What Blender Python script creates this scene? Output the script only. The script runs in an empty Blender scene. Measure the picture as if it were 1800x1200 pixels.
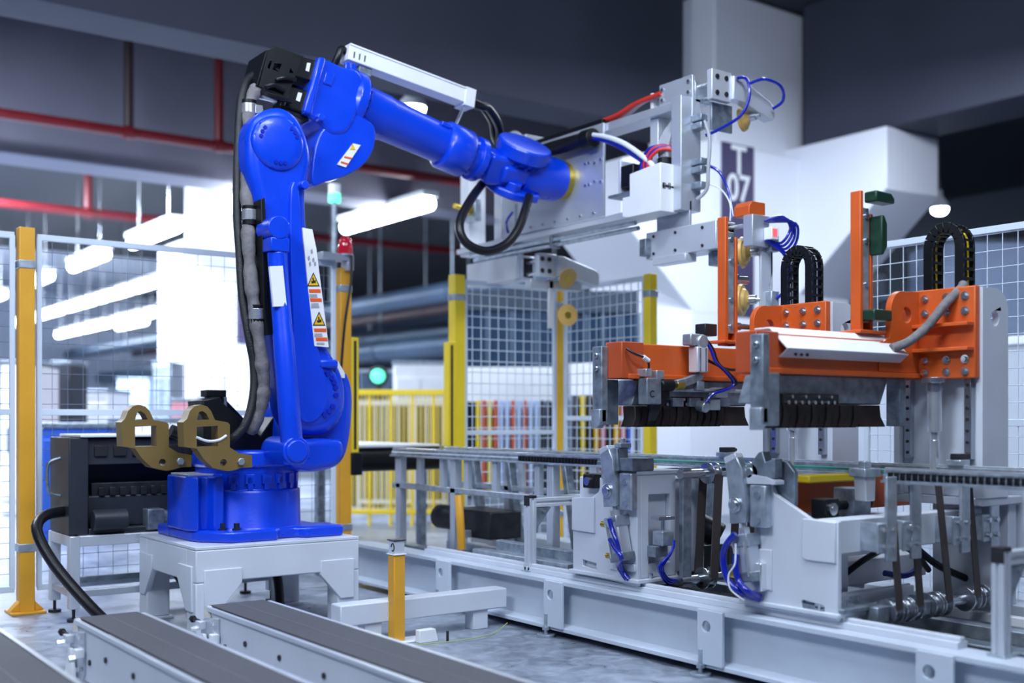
import bpy, math, random
from mathutils import Vector, Matrix
from mathutils.geometry import tessellate_polygon
random.seed(7)
sc = bpy.context.scene
COL = sc.collection
R_ = math.radians

# ------------------------------------------------------------------ camera
# world x and y run along the cell's two floor axes, z up, metres
YAW = R_(36.25)
FPX = 1980.0
EYE = Vector((0.0, 0.0, 0.95))
HOR = 735.0                                   # height of the horizon in the 1800x1200 frame
cam = bpy.data.cameras.new('camera')
cam.sensor_width = 36.0
cam.lens = FPX / 1800.0 * 36.0
cam.shift_y = (HOR - 600.0) / 1800.0
cam.clip_end = 200
cam.dof.use_dof = True
cam.dof.focus_distance = 4.7
cam.dof.aperture_fstop = 1.2
camo = bpy.data.objects.new('camera', cam)
camo.location = EYE
camo.rotation_euler = (R_(90), 0, -YAW)
COL.objects.link(camo)
sc.camera = camo

# ------------------------------------------------------------------ world, hall lamps and added lights, exposure
sc.view_settings.view_transform = 'Standard'
sc.view_settings.look = 'None'
sc.view_settings.gamma = 1.0
sc.view_settings.use_curve_mapping = False
sc.view_settings.exposure = -0.12
w = bpy.data.worlds.new('hall_light')
sc.world = w
w.use_nodes = True
w.node_tree.nodes['Background'].inputs[0].default_value = (0.42, 0.56, 1.0, 1)
w.node_tree.nodes['Background'].inputs[1].default_value = 0.10

def area(name, loc, target, sx, sy, power, col=(0.76, 0.86, 1.0)):
    l = bpy.data.lights.new(name, 'AREA')
    l.shape = 'RECTANGLE'; l.size = sx; l.size_y = sy; l.energy = power; l.color = col
    o = bpy.data.objects.new(name, l)
    o.location = loc
    o.rotation_euler = (Vector(target) - Vector(loc)).to_track_quat('-Z', 'Y').to_euler()
    COL.objects.link(o)
    return o
# rows of ceiling luminaires over the aisle where the photographer stands and over the cell; bay and hall lights are added fill
area('aisle_lamp', (-1.6, 2.6, 4.4), (2.2, 4.8, 0.9), 2.6, 0.6, 210)
area('aisle_lamp', (1.6, 0.2, 4.4), (3.2, 3.6, 0.8), 2.6, 0.6, 120)
area('cell_lamp', (0.9, 4.3, 4.6), (1.6, 4.6, 0.0), 2.2, 0.5, 30)
area('cell_lamp', (2.3, 2.0, 4.6), (2.9, 2.8, 0.0), 2.2, 0.5, 150)
area('bay_fill', (5.2, 5.2, 4.6), (5.6, 6.0, 0.0), 2.2, 0.5, 30)
area('bay_fill', (7.2, 5.2, 3.95), (7.6, 5.7, 0.0), 2.2, 0.5, 200)  # added light, hung low to brighten the column but not its top
area('hall_fill', (0.5, 9.5, 4.6), (0.8, 10.0, 0.0), 3.0, 0.8, 700)  # this and the next two are added to overexpose the far left
area('hall_fill', (3.0, 14.0, 4.6), (3.4, 14.6, 0.0), 3.0, 0.8, 1800)
area('hall_fill', (2.0, 19.0, 4.6), (2.6, 19.6, 0.0), 4.0, 1.0, 2400)

# ------------------------------------------------------------------ from a point of the frame to the place it stands
FW = Vector((math.sin(YAW), math.cos(YAW), 0)); RT = Vector((math.cos(YAW), -math.sin(YAW), 0))
def ray(px, py):
    return FW + RT * ((px - 900.0) / FPX) + Vector((0, 0, (HOR - py) / FPX))
def onx(px, py, x):
    r = ray(px, py); return EYE + r * (x / r.x)
def ony(px, py, y):
    r = ray(px, py); return EYE + r * (y / r.y)
def onz(px, py, z):
    r = ray(px, py); return EYE + r * ((z - EYE.z) / r.z)
def atd(px, py, d):
    return EYE + ray(px, py) * d
def yp(pts, y):                                # outline on the upright plane at y -> (x, z)
    return [(p.x, p.z) for p in (ony(a, b, y) for a, b in pts)]
def xp(pts, x):                                # outline on the upright plane at x -> (y, z)
    return [(p.y, p.z) for p in (onx(a, b, x) for a, b in pts)]

# ------------------------------------------------------------------ materials
M = {}
def mat(name, col, rough=0.5, metal=0.0, var=0.06, scale=8.0, bump=0.0, bscale=60.0, coat=0.0, emit=None, es=0.0, stretch=None, rvar=0.1, spec=0.5):
    m = bpy.data.materials.new(name)
    m.use_nodes = True
    nt = m.node_tree; N = nt.nodes; L = nt.links
    b = N['Principled BSDF']
    b.inputs['Base Color'].default_value = (*col, 1)
    b.inputs['Roughness'].default_value = rough
    b.inputs['Metallic'].default_value = metal
    b.inputs['Specular IOR Level'].default_value = spec
    if coat:
        b.inputs['Coat Weight'].default_value = coat
        b.inputs['Coat Roughness'].default_value = 0.08
    if emit:
        b.inputs['Emission Color'].default_value = (*emit, 1)
        b.inputs['Emission Strength'].default_value = es
    if var or bump:
        tc = N.new('ShaderNodeTexCoord')
        mp = N.new('ShaderNodeMapping')
        L.new(tc.outputs['Object'], mp.inputs['Vector'])
        if stretch: mp.inputs['Scale'].default_value = stretch
        no = N.new('ShaderNodeTexNoise'); no.inputs['Scale'].default_value = scale; no.inputs['Detail'].default_value = 5
        L.new(mp.outputs[0], no.inputs['Vector'])
        if var:
            cr = N.new('ShaderNodeValToRGB')
            cr.color_ramp.elements[0].position = 0.3; cr.color_ramp.elements[1].position = 0.72
            cr.color_ramp.elements[0].color = (*[max(0, c * (1 - var)) for c in col], 1)
            cr.color_ramp.elements[1].color = (*[min(1, c * (1 + var)) for c in col], 1)
            L.new(no.outputs[0], cr.inputs[0]); L.new(cr.outputs[0], b.inputs['Base Color'])
            mr = N.new('ShaderNodeMapRange')
            mr.inputs[3].default_value = max(0.02, rough - rvar); mr.inputs[4].default_value = min(1, rough + rvar)
            L.new(no.outputs[0], mr.inputs[0]); L.new(mr.outputs[0], b.inputs['Roughness'])
        if bump:
            n2 = N.new('ShaderNodeTexNoise'); n2.inputs['Scale'].default_value = bscale; n2.inputs['Detail'].default_value = 4
            L.new(mp.outputs[0], n2.inputs['Vector'])
            bp = N.new('ShaderNodeBump'); bp.inputs['Strength'].default_value = bump; bp.inputs['Distance'].default_value = 0.01
            L.new(n2.outputs[0], bp.inputs['Height']); L.new(bp.outputs[0], b.inputs['Normal'])
    M[name] = m
    return m
mat('blue', (0.001, 0.052, 0.68), 0.30, spec=0.5, coat=0.2, var=0.04, bump=0.03, bscale=90)
mat('blue_plastic', (0.004, 0.02, 0.42), 0.3)
mat('black', (0.005, 0.006, 0.008), 0.4, spec=0.3)
mat('rubber', (0.007, 0.007, 0.010), 0.36, spec=0.4, bump=0.1, bscale=120)
mat('ribbed', (0.012, 0.013, 0.017), 0.4, bump=0.35, bscale=220)
mat('sleeve', (0.17, 0.16, 0.17), 0.8, bump=0.5, bscale=38, var=0.25, scale=30)
mat('grey_paint', (0.54, 0.58, 0.66), 0.42, var=0.05, scale=5, bump=0.02)
mat('light_paint', (0.60, 0.64, 0.72), 0.4, var=0.05, scale=5, bump=0.02)
mat('frame_paint', (0.52, 0.58, 0.67), 0.4, var=0.07, scale=4, bump=0.03)
mat('white', (0.80, 0.82, 0.86), 0.4, var=0.03)
mat('cream', (0.74, 0.72, 0.66), 0.5, var=0.03)
mat('alu', (0.56, 0.60, 0.68), 0.36, metal=0.55, var=0.04, scale=6)
mat('alu_bright', (0.68, 0.72, 0.79), 0.34, metal=0.45, var=0.03, scale=6)
mat('steel', (0.56, 0.59, 0.64), 0.24, metal=0.95, var=0.06)
mat('chrome', (0.80, 0.83, 0.87), 0.22, metal=0.8, var=0)
mat('galv', (0.26, 0.31, 0.37), 0.42, metal=0.65, var=0.35, scale=26, rvar=0.15)
mat('galv_light', (0.44, 0.50, 0.57), 0.36, metal=0.7, var=0.25, scale=24)
mat('dark_steel', (0.045, 0.047, 0.055), 0.42, metal=0.7, var=0.3, scale=14)
mat('rust_steel', (0.030, 0.025, 0.025), 0.45, metal=0.6, var=0.5, scale=12)
mat('gold', (0.55, 0.40, 0.06), 0.3, metal=0.9, var=0.1)
mat('lug_paint', (0.175, 0.115, 0.034), 0.42, var=0.08, bump=0.05)
mat('orange', (0.58, 0.098, 0.015), 0.4, var=0.07, scale=6, bump=0.03)
mat('orange_dark', (0.44, 0.072, 0.02), 0.45, var=0.08)
mat('yellow', (0.80, 0.46, 0.02), 0.42, var=0.05)
mat('yellow_bright', (0.85, 0.62, 0.02), 0.45, var=0.05)
mat('post_orange', (0.72, 0.35, 0.025), 0.42, var=0.05)
mat('green_pad', (0.004, 0.032, 0.018), 0.4, var=0.2, scale=40)
mat('amber', (0.60, 0.38, 0.11), 0.35, var=0.1)
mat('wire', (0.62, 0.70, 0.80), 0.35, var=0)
mat('wire_green', (0.35, 0.45, 0.12), 0.5, var=0)
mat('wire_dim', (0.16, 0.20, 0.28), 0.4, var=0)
mat('red_cable', (0.62, 0.03, 0.015), 0.4, var=0.05)
mat('grey_cable', (0.35, 0.37, 0.42), 0.45, var=0.05)
mat('white_cable', (0.72, 0.75, 0.82), 0.4, var=0.03)
mat('blue_hose', (0.003, 0.013, 0.32), 0.25, var=0.05, coat=0.4)
mat('belt', (0.075, 0.078, 0.092), 0.72, var=0.18, scale=60, bump=0.15, bscale=260)
mat('belt_seam', (0.14, 0.145, 0.165), 0.7, var=0.1)
mat('brown_belt', (0.055, 0.045, 0.045), 0.6, var=0.12)
mat('sticker', (0.80, 0.81, 0.85), 0.5, var=0.02)
mat('sticker_orange', (0.78, 0.10, 0.015), 0.5, var=0)
mat('sticker_yellow', (0.82, 0.50, 0.02), 0.5, var=0)
mat('ink', (0.012, 0.012, 0.016), 0.5, var=0)
mat('ink_grey', (0.30, 0.31, 0.36), 0.5, var=0)
mat('sign_purple', (0.062, 0.052, 0.120), 0.5, var=0.03)
mat('red_pipe', (0.14, 0.006, 0.011), 0.4, var=0.08)
mat('dark_pipe', (0.03, 0.014, 0.02), 0.5, var=0.08)
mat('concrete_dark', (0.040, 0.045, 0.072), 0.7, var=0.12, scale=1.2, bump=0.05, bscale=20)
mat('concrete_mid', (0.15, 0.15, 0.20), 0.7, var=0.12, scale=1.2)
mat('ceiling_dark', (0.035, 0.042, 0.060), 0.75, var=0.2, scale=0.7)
mat('column_paint', (0.80, 0.82, 0.90), 0.55, var=0.02, scale=1)
mat('glow_pale', (0.62, 0.70, 0.86), 0.6, var=0.15, scale=0.5)  # pale tone puts the glow of the far hall into the colour
mat('wall_dark', (0.020, 0.040, 0.075), 0.5, var=0.25, scale=0.6)
mat('duct', (0.05, 0.085, 0.14), 0.4, metal=0.4, var=0.12, scale=2)
mat('cabinet_black', (0.022, 0.026, 0.038), 0.45, var=0.12)
mat('lens_red', (0.55, 0.012, 0.03), 0.12, coat=0.6, var=0, emit=(0.8, 0.02, 0.04), es=0.12)
mat('lamp_tube', (0.9, 0.95, 1.0), 0.5, var=0, emit=(0.85, 0.93, 1.0), es=26.0)
mat('lamp_green', (0.1, 0.9, 0.5), 0.4, var=0, emit=(0.10, 0.95, 0.50), es=2.0)
mat('led_red', (0.9, 0.05, 0.05), 0.4, var=0, emit=(1.0, 0.05, 0.06), es=3.0)
mat('blue_box', (0.02, 0.10, 0.50), 0.5)
mat('pale_blue', (0.42, 0.52, 0.75), 0.5, var=0.05)
mat('pink_box', (0.60, 0.25, 0.30), 0.5)
mat('red_panel', (0.55, 0.10, 0.05), 0.5)
mat('teal', (0.02, 0.22, 0.16), 0.5)
mat('glass_dark', (0.02, 0.045, 0.09), 0.12, var=0.15, scale=1.5)

# ------------------------------------------------------------------ mesh builder
def frame_of(d):
    d = d.normalized()
    u = d.orthogonal().normalized() if abs(d.z) > 0.95 else d.cross(Vector((0, 0, 1))).normalized()
    return u, d.cross(u).normalized()
def smooth_path(pts, sub=5):
    P = [Vector(p) for p in pts]
    if len(P) < 3: return P
    out = []
    for i in range(len(P) - 1):
        p0 = P[max(i - 1, 0)]; p1 = P[i]; p2 = P[i + 1]; p3 = P[min(i + 2, len(P) - 1)]
        for k in range(sub):
            t = k / sub
            out.append(0.5 * ((2 * p1) + (p2 - p0) * t + (2 * p0 - 5 * p1 + 4 * p2 - p3) * t * t + (3 * p1 - p0 - 3 * p2 + p3) * t ** 3))
    out.append(P[-1])
    return out
class MB:
    def __init__(s): s.v = []; s.f = []
    def add(s, vs, fs):
        o = len(s.v); s.v += [Vector(v) for v in vs]; s.f += [tuple(i + o for i in f) for f in fs]; return s
    def bx(s, x0, x1, y0, y1, z0, z1):
        if x0 > x1: x0, x1 = x1, x0
        if y0 > y1: y0, y1 = y1, y0
        if z0 > z1: z0, z1 = z1, z0
        return s.add([(x, y, z) for x in (x0, x1) for y in (y0, y1) for z in (z0, z1)],
                     [(0, 1, 3, 2), (4, 6, 7, 5), (0, 4, 5, 1), (2, 3, 7, 6), (0, 2, 6, 4), (1, 5, 7, 3)])
    def ob(s, c, ax, ay, az):                   # box from centre and three half-axis vectors
        c = Vector(c); ax = Vector(ax); ay = Vector(ay); az = Vector(az)
        vs = [c + ax * i + ay * j + az * k for i in (-1, 1) for j in (-1, 1) for k in (-1, 1)]
        fs = [(0, 1, 3, 2), (4, 6, 7, 5), (0, 4, 5, 1), (2, 3, 7, 6), (0, 2, 6, 4), (1, 5, 7, 3)]
        if ax.cross(ay).dot(az) < 0: fs = [f[::-1] for f in fs]
        return s.add(vs, fs)
    def bar(s, a, b, wd, ht, up=(0, 0, 1)):
        a = Vector(a); b = Vector(b); d = (b - a); up = Vector(up)
        u = d.cross(up).normalized(); v = u.cross(d).normalized()
        return s.ob((a + b) / 2, d / 2, u * wd / 2, v * ht / 2)
    def cyl(s, a, b, r, r2=None, n=24, caps=True):
        a = Vector(a); b = Vector(b); r2 = r if r2 is None else r2
        u, v = frame_of(b - a)
        vs = []
        for (c, rr) in ((a, r), (b, r2)):
            for i in range(n):
                t = 2 * math.pi * i / n
                vs.append(c + (u * math.cos(t) + v * math.sin(t)) * rr)
        fs = [(i, (i + 1) % n, n + (i + 1) % n, n + i) for i in range(n)]
        if caps: fs += [tuple(range(n - 1, -1, -1)), tuple(range(n, 2 * n))]
        return s.add(vs, fs)
    def lathe(s, a, d, prof, n=28):             # prof: (distance along d, radius)
        a = Vector(a); d = Vector(d).normalized(); u, v = frame_of(d)
        vs = []; fs = []
        for (h, r) in prof:
            for i in range(n):
                t = 2 * math.pi * i / n
                vs.append(a + d * h + (u * math.cos(t) + v * math.sin(t)) * max(r, 1e-5))
        for k in range(len(prof) - 1):
            for i in range(n):
                fs.append((k * n + i, k * n + (i + 1) % n, (k + 1) * n + (i + 1) % n, (k + 1) * n + i))
        fs.append(tuple(range(n - 1, -1, -1))); fs.append(tuple(range((len(prof) - 1) * n, len(prof) * n)))
        return s.add(vs, fs)
    def tube(s, pts, r, n=10, sub=5, closed=False, rib=None):
        P = smooth_path(pts, sub) if sub > 1 else [Vector(p) for p in pts]
        vs = []; fs = []
        u = None
        for i, p in enumerate(P):
            d = (P[min(i + 1, len(P) - 1)] - P[max(i - 1, 0)]).normalized()
            if u is None: u, v = frame_of(d)
            else:
                u = (u - d * u.dot(d)).normalized(); v = d.cross(u)
            rr = r if not rib else r * (1 + rib * (i % 2))
            if callable(r): rr = r(i / max(1, len(P) - 1))
            for k in range(n):
                t = 2 * math.pi * k / n
                vs.append(p + (u * math.cos(t) + v * math.sin(t)) * rr)
        m = len(P)
        for i in range(m - 1):
            for k in range(n):
                fs.append((i * n + k, i * n + (k + 1) % n, (i + 1) * n + (k + 1) % n, (i + 1) * n + k))
        fs.append(tuple(range(n - 1, -1, -1))); fs.append(tuple(range((m - 1) * n, m * n)))
        return s.add(vs, fs)
    def prism(s, poly, axis, lo, hi, holes=()):
        loops = [list(poly)] + [list(h) for h in holes]
        def area2(p): return sum(p[i][0] * p[(i + 1) % len(p)][1] - p[(i + 1) % len(p)][0] * p[i][1] for i in range(len(p)))
        if area2(loops[0]) < 0: loops[0].reverse()
        for h in loops[1:]:
            if area2(h) > 0: h.reverse()
        flat = [p for l in loops for p in l]
        def mk(p, t):
            return (t, p[0], p[1]) if axis == 'x' else ((p[0], t, p[1]) if axis == 'y' else (p[0], p[1], t))
        n = len(flat)
        vs = [mk(p, lo) for p in flat] + [mk(p, hi) for p in flat]
        if holes:
            tris = tessellate_polygon([[Vector((p[0], p[1], 0)) for p in l] for l in loops])
            caps = []
            for t in tris:
                a, b, c = (flat[i] for i in t)
                if (b[0] - a[0]) * (c[1] - a[1]) - (c[0] - a[0]) * (b[1] - a[1]) < 0: t = t[::-1]
                caps.append(tuple(t))
        else: caps = [tuple(range(n))]
        fl = (axis == 'y')                       # (x,z) plane is left-handed about +y
        fs = []
        for c in caps:
            top = tuple(i + n for i in c); bot = tuple(c[::-1])
            fs += [top[::-1], bot[::-1]] if fl else [top, bot]
        o = 0
        for l in loops:
            k = len(l)
            for i in range(k):
                q = (o + i, o + (i + 1) % k, n + o + (i + 1) % k, n + o + i)
                fs.append(q[::-1] if fl else q)
            o += k
        return s.add(vs, fs)
    def xf(s, mtx):
        s.v = [mtx @ v for v in s.v]; return s
def smooth_poly(pts, sub=3):
    n = len(pts); out = []
    P = [Vector((p[0], p[1])) for p in pts]
    for i in range(n):
        p0, p1, p2, p3 = P[i - 1], P[i], P[(i + 1) % n], P[(i + 2) % n]
        for k in range(sub):
            t = k / sub
            q = 0.5 * ((2 * p1) + (p2 - p0) * t + (2 * p0 - 5 * p1 + 4 * p2 - p3) * t * t + (3 * p1 - p0 - 3 * p2 + p3) * t ** 3)
            out.append((q.x, q.y))
    return out
def circ(cx, cy, r, n=20, a0=0, a1=360, ry=None):
    full = abs(a1 - a0) >= 360
    k = n if full else n + 1
    return [(cx + r * math.cos(R_(a0 + (a1 - a0) * i / n)), cy + (ry or r) * math.sin(R_(a0 + (a1 - a0) * i / n))) for i in range(k)]
def rrect(x0, x1, y0, y1, r, n=4):
    return circ(x1 - r, y1 - r, r, n, 0, 90) + circ(x0 + r, y1 - r, r, n, 90, 180) + circ(x0 + r, y0 + r, r, n, 180, 270) + circ(x1 - r, y0 + r, r, n, 270, 360)

ORG = {}
SMALL = ('bolts', 'screws', 'slots', 'tie_rods', 'terminal_strip', 'clamp_band', 'guide_rods')   # too small to pick apart singly
def mesh_of(name, mb, origin, sharp=38):
    me = bpy.data.meshes.new(name)
    me.from_pydata([tuple(v - origin) for v in mb.v], [], mb.f)
    me.validate(); me.update()
    me.shade_smooth()
    me.set_sharp_from_angle(angle=R_(sharp))
    return me
def fin(o, m, bevel, seg=2):
    o.data.materials.append(M[m])
    if bevel:
        b = o.modifiers.new('bevel', 'BEVEL'); b.width = bevel; b.segments = seg; b.limit_method = 'ANGLE'; b.angle_limit = R_(40); b.harden_normals = False
def tag(o, label=None, cat=None, group=None, kind=None):
    if label: o['label'] = label
    if cat: o['category'] = cat
    if group: o['group'] = group
    if kind: o['kind'] = kind
    return o
def thing(name, label, cat, loc, group=None, kind=None):
    o = bpy.data.objects.new(name, None); o.empty_display_size = 0.1
    COL.objects.link(o); o.location = loc; ORG[o.name] = Vector(loc)
    return tag(o, label, cat, group, kind)
def part(parent, name, mb, m, bevel=0, label=None, kind=None, seg=2, sharp=38):
    org = ORG[parent.name]
    o = bpy.data.objects.new(name, mesh_of(name, mb, org, sharp))
    COL.objects.link(o); o.parent = parent; ORG[o.name] = org
    fin(o, m, bevel, seg)
    if kind is None and name.endswith(SMALL): kind = 'stuff'
    return tag(o, label, kind=kind)
def solo(name, mb, m, label=None, cat=None, bevel=0, group=None, kind=None, origin=None):
    if origin is None:
        xs = [v.x for v in mb.v]; ys = [v.y for v in mb.v]
        origin = Vector(((min(xs) + max(xs)) / 2, (min(ys) + max(ys)) / 2, min(v.z for v in mb.v)))
    o = bpy.data.objects.new(name, mesh_of(name, mb, Vector(origin)))
    COL.objects.link(o); o.location = origin; ORG[o.name] = Vector(origin)
    fin(o, m, bevel)
    return tag(o, label, cat, group, kind)
def tree_copy(o, loc=None, parent=None, label=None, group=None, rotz=None):
    c = o.copy(); COL.objects.link(c); c.parent = parent
    if loc is not None: c.location = loc
    if rotz is not None: c.rotation_euler.z = rotz
    if parent is None: ORG[c.name] = Vector(c.location)
    else: ORG[c.name] = ORG[parent.name]
    if label: c['label'] = label
    if group: c['group'] = group
    for ch in list(o.children): tree_copy(ch, None, c)
    return c
def bolt_ring(mb, c, d, R, r, h, n, a0=0, a1=360):
    c = Vector(c); d = Vector(d).normalized(); u, v = frame_of(d)
    k = n if abs(a1 - a0) >= 360 else n - 1
    for i in range(n):
        t = R_(a0 + (a1 - a0) * i / max(1, k))
        p = c + (u * math.cos(t) + v * math.sin(t)) * R
        mb.cyl(p, p + d * h, r, n=8)
    return mb
def bolts(mb, pts, d, r, h, n=8):
    d = Vector(d).normalized()
    for p in pts:
        p = Vector(p); mb.cyl(p, p + d * h, r, n=n)
    return mb
def text_mesh(s, size, depth=0.002):
    c = bpy.data.curves.new('txt', 'FONT'); c.body = s; c.size = size; c.align_x = 'CENTER'; c.align_y = 'CENTER'; c.extrude = depth; c.offset = size * 0.012
    o = bpy.data.objects.new('txt', c)
    COL.objects.link(o)
    dg = bpy.context.evaluated_depsgraph_get()
    me = bpy.data.meshes.new_from_object(o.evaluated_get(dg))
    xs = [v.co.x for v in me.vertices]; ys = [v.co.y for v in me.vertices]
    me.transform(Matrix.Translation((-(min(xs) + max(xs)) / 2, -(min(ys) + max(ys)) / 2, 0)))
    bpy.data.objects.remove(o)
    return me
def text_part(parent, name, s, size, m, mtx, depth=0.002, label=None, bold=0.0):
    me = text_mesh(s, size, depth)
    org = ORG[parent.name]
    me.transform(Matrix.Translation(-org) @ mtx)
    me.materials.clear(); me.materials.append(M[m])
    o = bpy.data.objects.new(name, me); COL.objects.link(o); o.parent = parent; ORG[o.name] = org
    return tag(o, label)
def basis(origin, ux, uy):
    ux = Vector(ux).normalized(); uy = Vector(uy).normalized(); uz = ux.cross(uy)
    m = Matrix.Identity(4)
    for i in range(3):
        m[i][0] = ux[i]; m[i][1] = uy[i]; m[i][2] = uz[i]; m[i][3] = origin[i]
    return m

# ================================================================== SETTING
def floor_mat():
    m = mat('floor_concrete', (0.36, 0.41, 0.50), 0.3, var=0)
    nt = m.node_tree; N = nt.nodes; L = nt.links; b = N['Principled BSDF']
    tc = N.new('ShaderNodeTexCoord')
    n1 = N.new('ShaderNodeTexNoise'); n1.inputs['Scale'].default_value = 1.3; n1.inputs['Detail'].default_value = 8; n1.inputs['Distortion'].default_value = 0.8
    n2 = N.new('ShaderNodeTexNoise'); n2.inputs['Scale'].default_value = 9; n2.inputs['Detail'].default_value = 6; n2.inputs['Distortion'].default_value = 1.5
    for n in (n1, n2): L.new(tc.outputs['Object'], n.inputs['Vector'])
    mx = N.new('ShaderNodeMix'); mx.data_type = 'FLOAT'; mx.inputs[0].default_value = 0.5
    L.new(n1.outputs[0], mx.inputs[2]); L.new(n2.outputs[0], mx.inputs[3])
    cr = N.new('ShaderNodeValToRGB'); e = cr.color_ramp.elements
    e[0].position = 0.36; e[0].color = (0.13, 0.155, 0.20, 1); e[1].position = 0.66; e[1].color = (0.42, 0.47, 0.57, 1)
    L.new(mx.outputs[0], cr.inputs[0]); L.new(cr.outputs[0], b.inputs['Base Color'])
    mr = N.new('ShaderNodeMapRange'); mr.inputs[3].default_value = 0.18; mr.inputs[4].default_value = 0.5
    L.new(n2.outputs[0], mr.inputs[0]); L.new(mr.outputs[0], b.inputs['Roughness'])
floor_mat()
solo('floor', MB().bx(-9, 20, -4, 40, -0.1, 0), 'floor_concrete', 'worn pale grey polished concrete floor', kind='structure')
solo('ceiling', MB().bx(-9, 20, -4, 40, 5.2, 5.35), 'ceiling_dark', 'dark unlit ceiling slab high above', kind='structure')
solo('ceiling', MB().bx(-8.9, 12.5, 30.0, 39.8, 5.16, 5.2), 'glow_pale', 'far ceiling strip coloured pale for the haze of the lit hall', kind='structure')
solo('wall_back', MB().bx(-9, 20, 39.8, 40, 0, 5.2), 'glow_pale', 'far wall of the hall coloured pale for the white glow', kind='structure')
solo('wall_right', MB().bx(19.8, 20, -4, 39.8, 0, 5.2), 'wall_dark', 'dark blue side wall of the hall', kind='structure')

# concrete beams carried by the corbels of the column
ZB = 3.74
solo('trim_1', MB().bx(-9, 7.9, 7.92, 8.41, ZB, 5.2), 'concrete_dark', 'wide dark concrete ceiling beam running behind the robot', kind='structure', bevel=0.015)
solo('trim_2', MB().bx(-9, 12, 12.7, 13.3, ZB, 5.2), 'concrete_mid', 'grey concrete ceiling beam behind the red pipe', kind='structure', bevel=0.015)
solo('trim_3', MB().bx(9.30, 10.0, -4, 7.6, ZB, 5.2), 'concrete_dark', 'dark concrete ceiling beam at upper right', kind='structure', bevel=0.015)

# the column: chamfered shaft with two corbels, slimmer shaft above
col = thing('concrete_column', 'white concrete column with flared corbels carrying the sign T 07', 'column', (8.4, 8.0, 0))
c = 0.32
shaft = [(7.36, 7.6 + c), (7.36 + c, 7.6), (10.05, 7.6), (10.05, 8.7), (7.36, 8.7)]
part(col, 'shaft', MB().prism(shaft, 'z', 0, 3.0), 'column_paint', 0.01)
part(col, 'corbel', MB().prism([(6.80, 3.30), (6.80, 2.75), (7.70, 1.95), (9.4, 1.95), (9.4, 3.62), (7.9, 3.62), (7.2, 3.42)], 'y', 7.598, 8.6), 'column_paint', 0.012)
part(col, 'corbel', MB().prism([(6.55, ZB), (6.55, 3.15), (7.62, 2.2), (8.7, 2.2), (8.7, ZB)], 'x', 9.23, 10.08), 'column_paint', 0.012)
part(col, 'upper_shaft', MB().bx(8.15, 9.5, 7.75, 8.7, 2.9, 5.19), 'column_paint', 0.03)

# the T 07 sign
sg_a = ony(1268, 245, 7.59); sg_b = ony(1323, 420, 7.59)
sg = thing('column_sign', 'dark purple column sign reading T 07 in white', 'sign', (sg_a.x, 7.592, sg_b.z))
part(sg, 'board', MB().bx(sg_a.x, sg_b.x, 7.57, 7.597, 1.96, sg_a.z - 0.02), 'sign_purple', 0.002)
scx = (sg_a.x + sg_b.x) / 2
for t, py, size in (('T', 281, 0.40), ('07', 330, 0.365)):
    p = ony(1296, py, 7.568)
    text_part(sg, 'lettering', t, size, 'sticker', basis(Vector((scx, 7.567, p.z)), (1, 0, 0), (0, 0, 1)) @ Matrix.Diagonal((0.90, 1.0, 1, 1)), 0.003)

# red sprinkler pipes along the beams
def pipe(y, px, py, r, x0, x1, label, hang, m='red_pipe'):
    p = ony(px, py, y); z = p.z
    t = thing('sprinkler_pipe', label, 'pipe', (p.x, y, z))
    part(t, 'main_pipe', MB().cyl((x0, y, z), (x1, y, z), r, n=16), m)
    for hx, hm, top in hang:
        part(t, 'hanger', MB().cyl((hx, y, z), (hx, y, top), r * 0.9, n=12), hm)
        part(t, 'clamp', MB().cyl((hx - 0.05, y, z), (hx + 0.05, y, z), r * 1.35, n=16), m)
y1 = 12.0
hx1 = ony(226, 230, y1).x; hx2 = ony(385, 255, y1).x
pipe(y1, 200, 229, 0.055, -9, 10, 'dark red sprinkler pipe hung in front of the grey ceiling beam', [(hx1, 'dark_pipe', 5.19), (hx2, 'red_pipe', 5.19)])
y2 = 18.6
pipe(y2, 140, 372, 0.07, -9, 14, 'far red sprinkler pipe above the lamp rows', [(ony(155, 330, y2).x, 'red_pipe', 5.19)])

# rows of tube lamps hung from the ceiling, running away to the left
def tube_lamp(x, y0, y1, z, label):
    t = thing('tube_lamp', label, 'lamp', (x, (y0 + y1) / 2, z), 'ceiling tube lamps in rows')
    part(t, 'tube', MB().cyl((x, y0, z), (x, y1, z), 0.09, n=12), 'lamp_tube')
    part(t, 'housing', MB().bx(x - 0.11, x + 0.11, y0 - 0.03, y1 + 0.03, z + 0.085, z + 0.15), 'white')
    for yy in (y0 + 0.3, y1 - 0.3):
        part(t, 'suspension_wire', MB().cyl((x, yy, z + 0.14), (x, yy, 5.155), 0.008, n=6), 'steel')
ZL = 3.62
rank = ['nearest', 'second', 'third', 'fourth', 'fifth', 'sixth', 'seventh', 'eighth']
for i, y in enumerate((12.2, 15.4, 18.7, 22.2, 26.0)):
    tube_lamp(5.5, y, y + 1.9, ZL, f'bright white tube lamp, {rank[i]} from the robot in the left row')
for i, y in enumerate((11.9, 18.4, 21.0, 23.6, 26.2, 28.8, 31.4)):
    tube_lamp(7.45, y, y + 2.2, ZL, f'bright white tube lamp, {rank[i]} from the red beacon in the right row')
for i, y in enumerate((21.5, 24.1, 26.7, 29.3, 31.9)):
    tube_lamp(8.7, y, y + 2.2, ZL - .25, f'bright white tube lamp, {rank[i]} in the low row left of the distant column')
for i, y in enumerate((23.5, 27.2, 31.0)):
    tube_lamp(10.2, y, y + 2.4, ZL, f'bright white tube lamp, {rank[i]} in the far row behind the white column')

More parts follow.
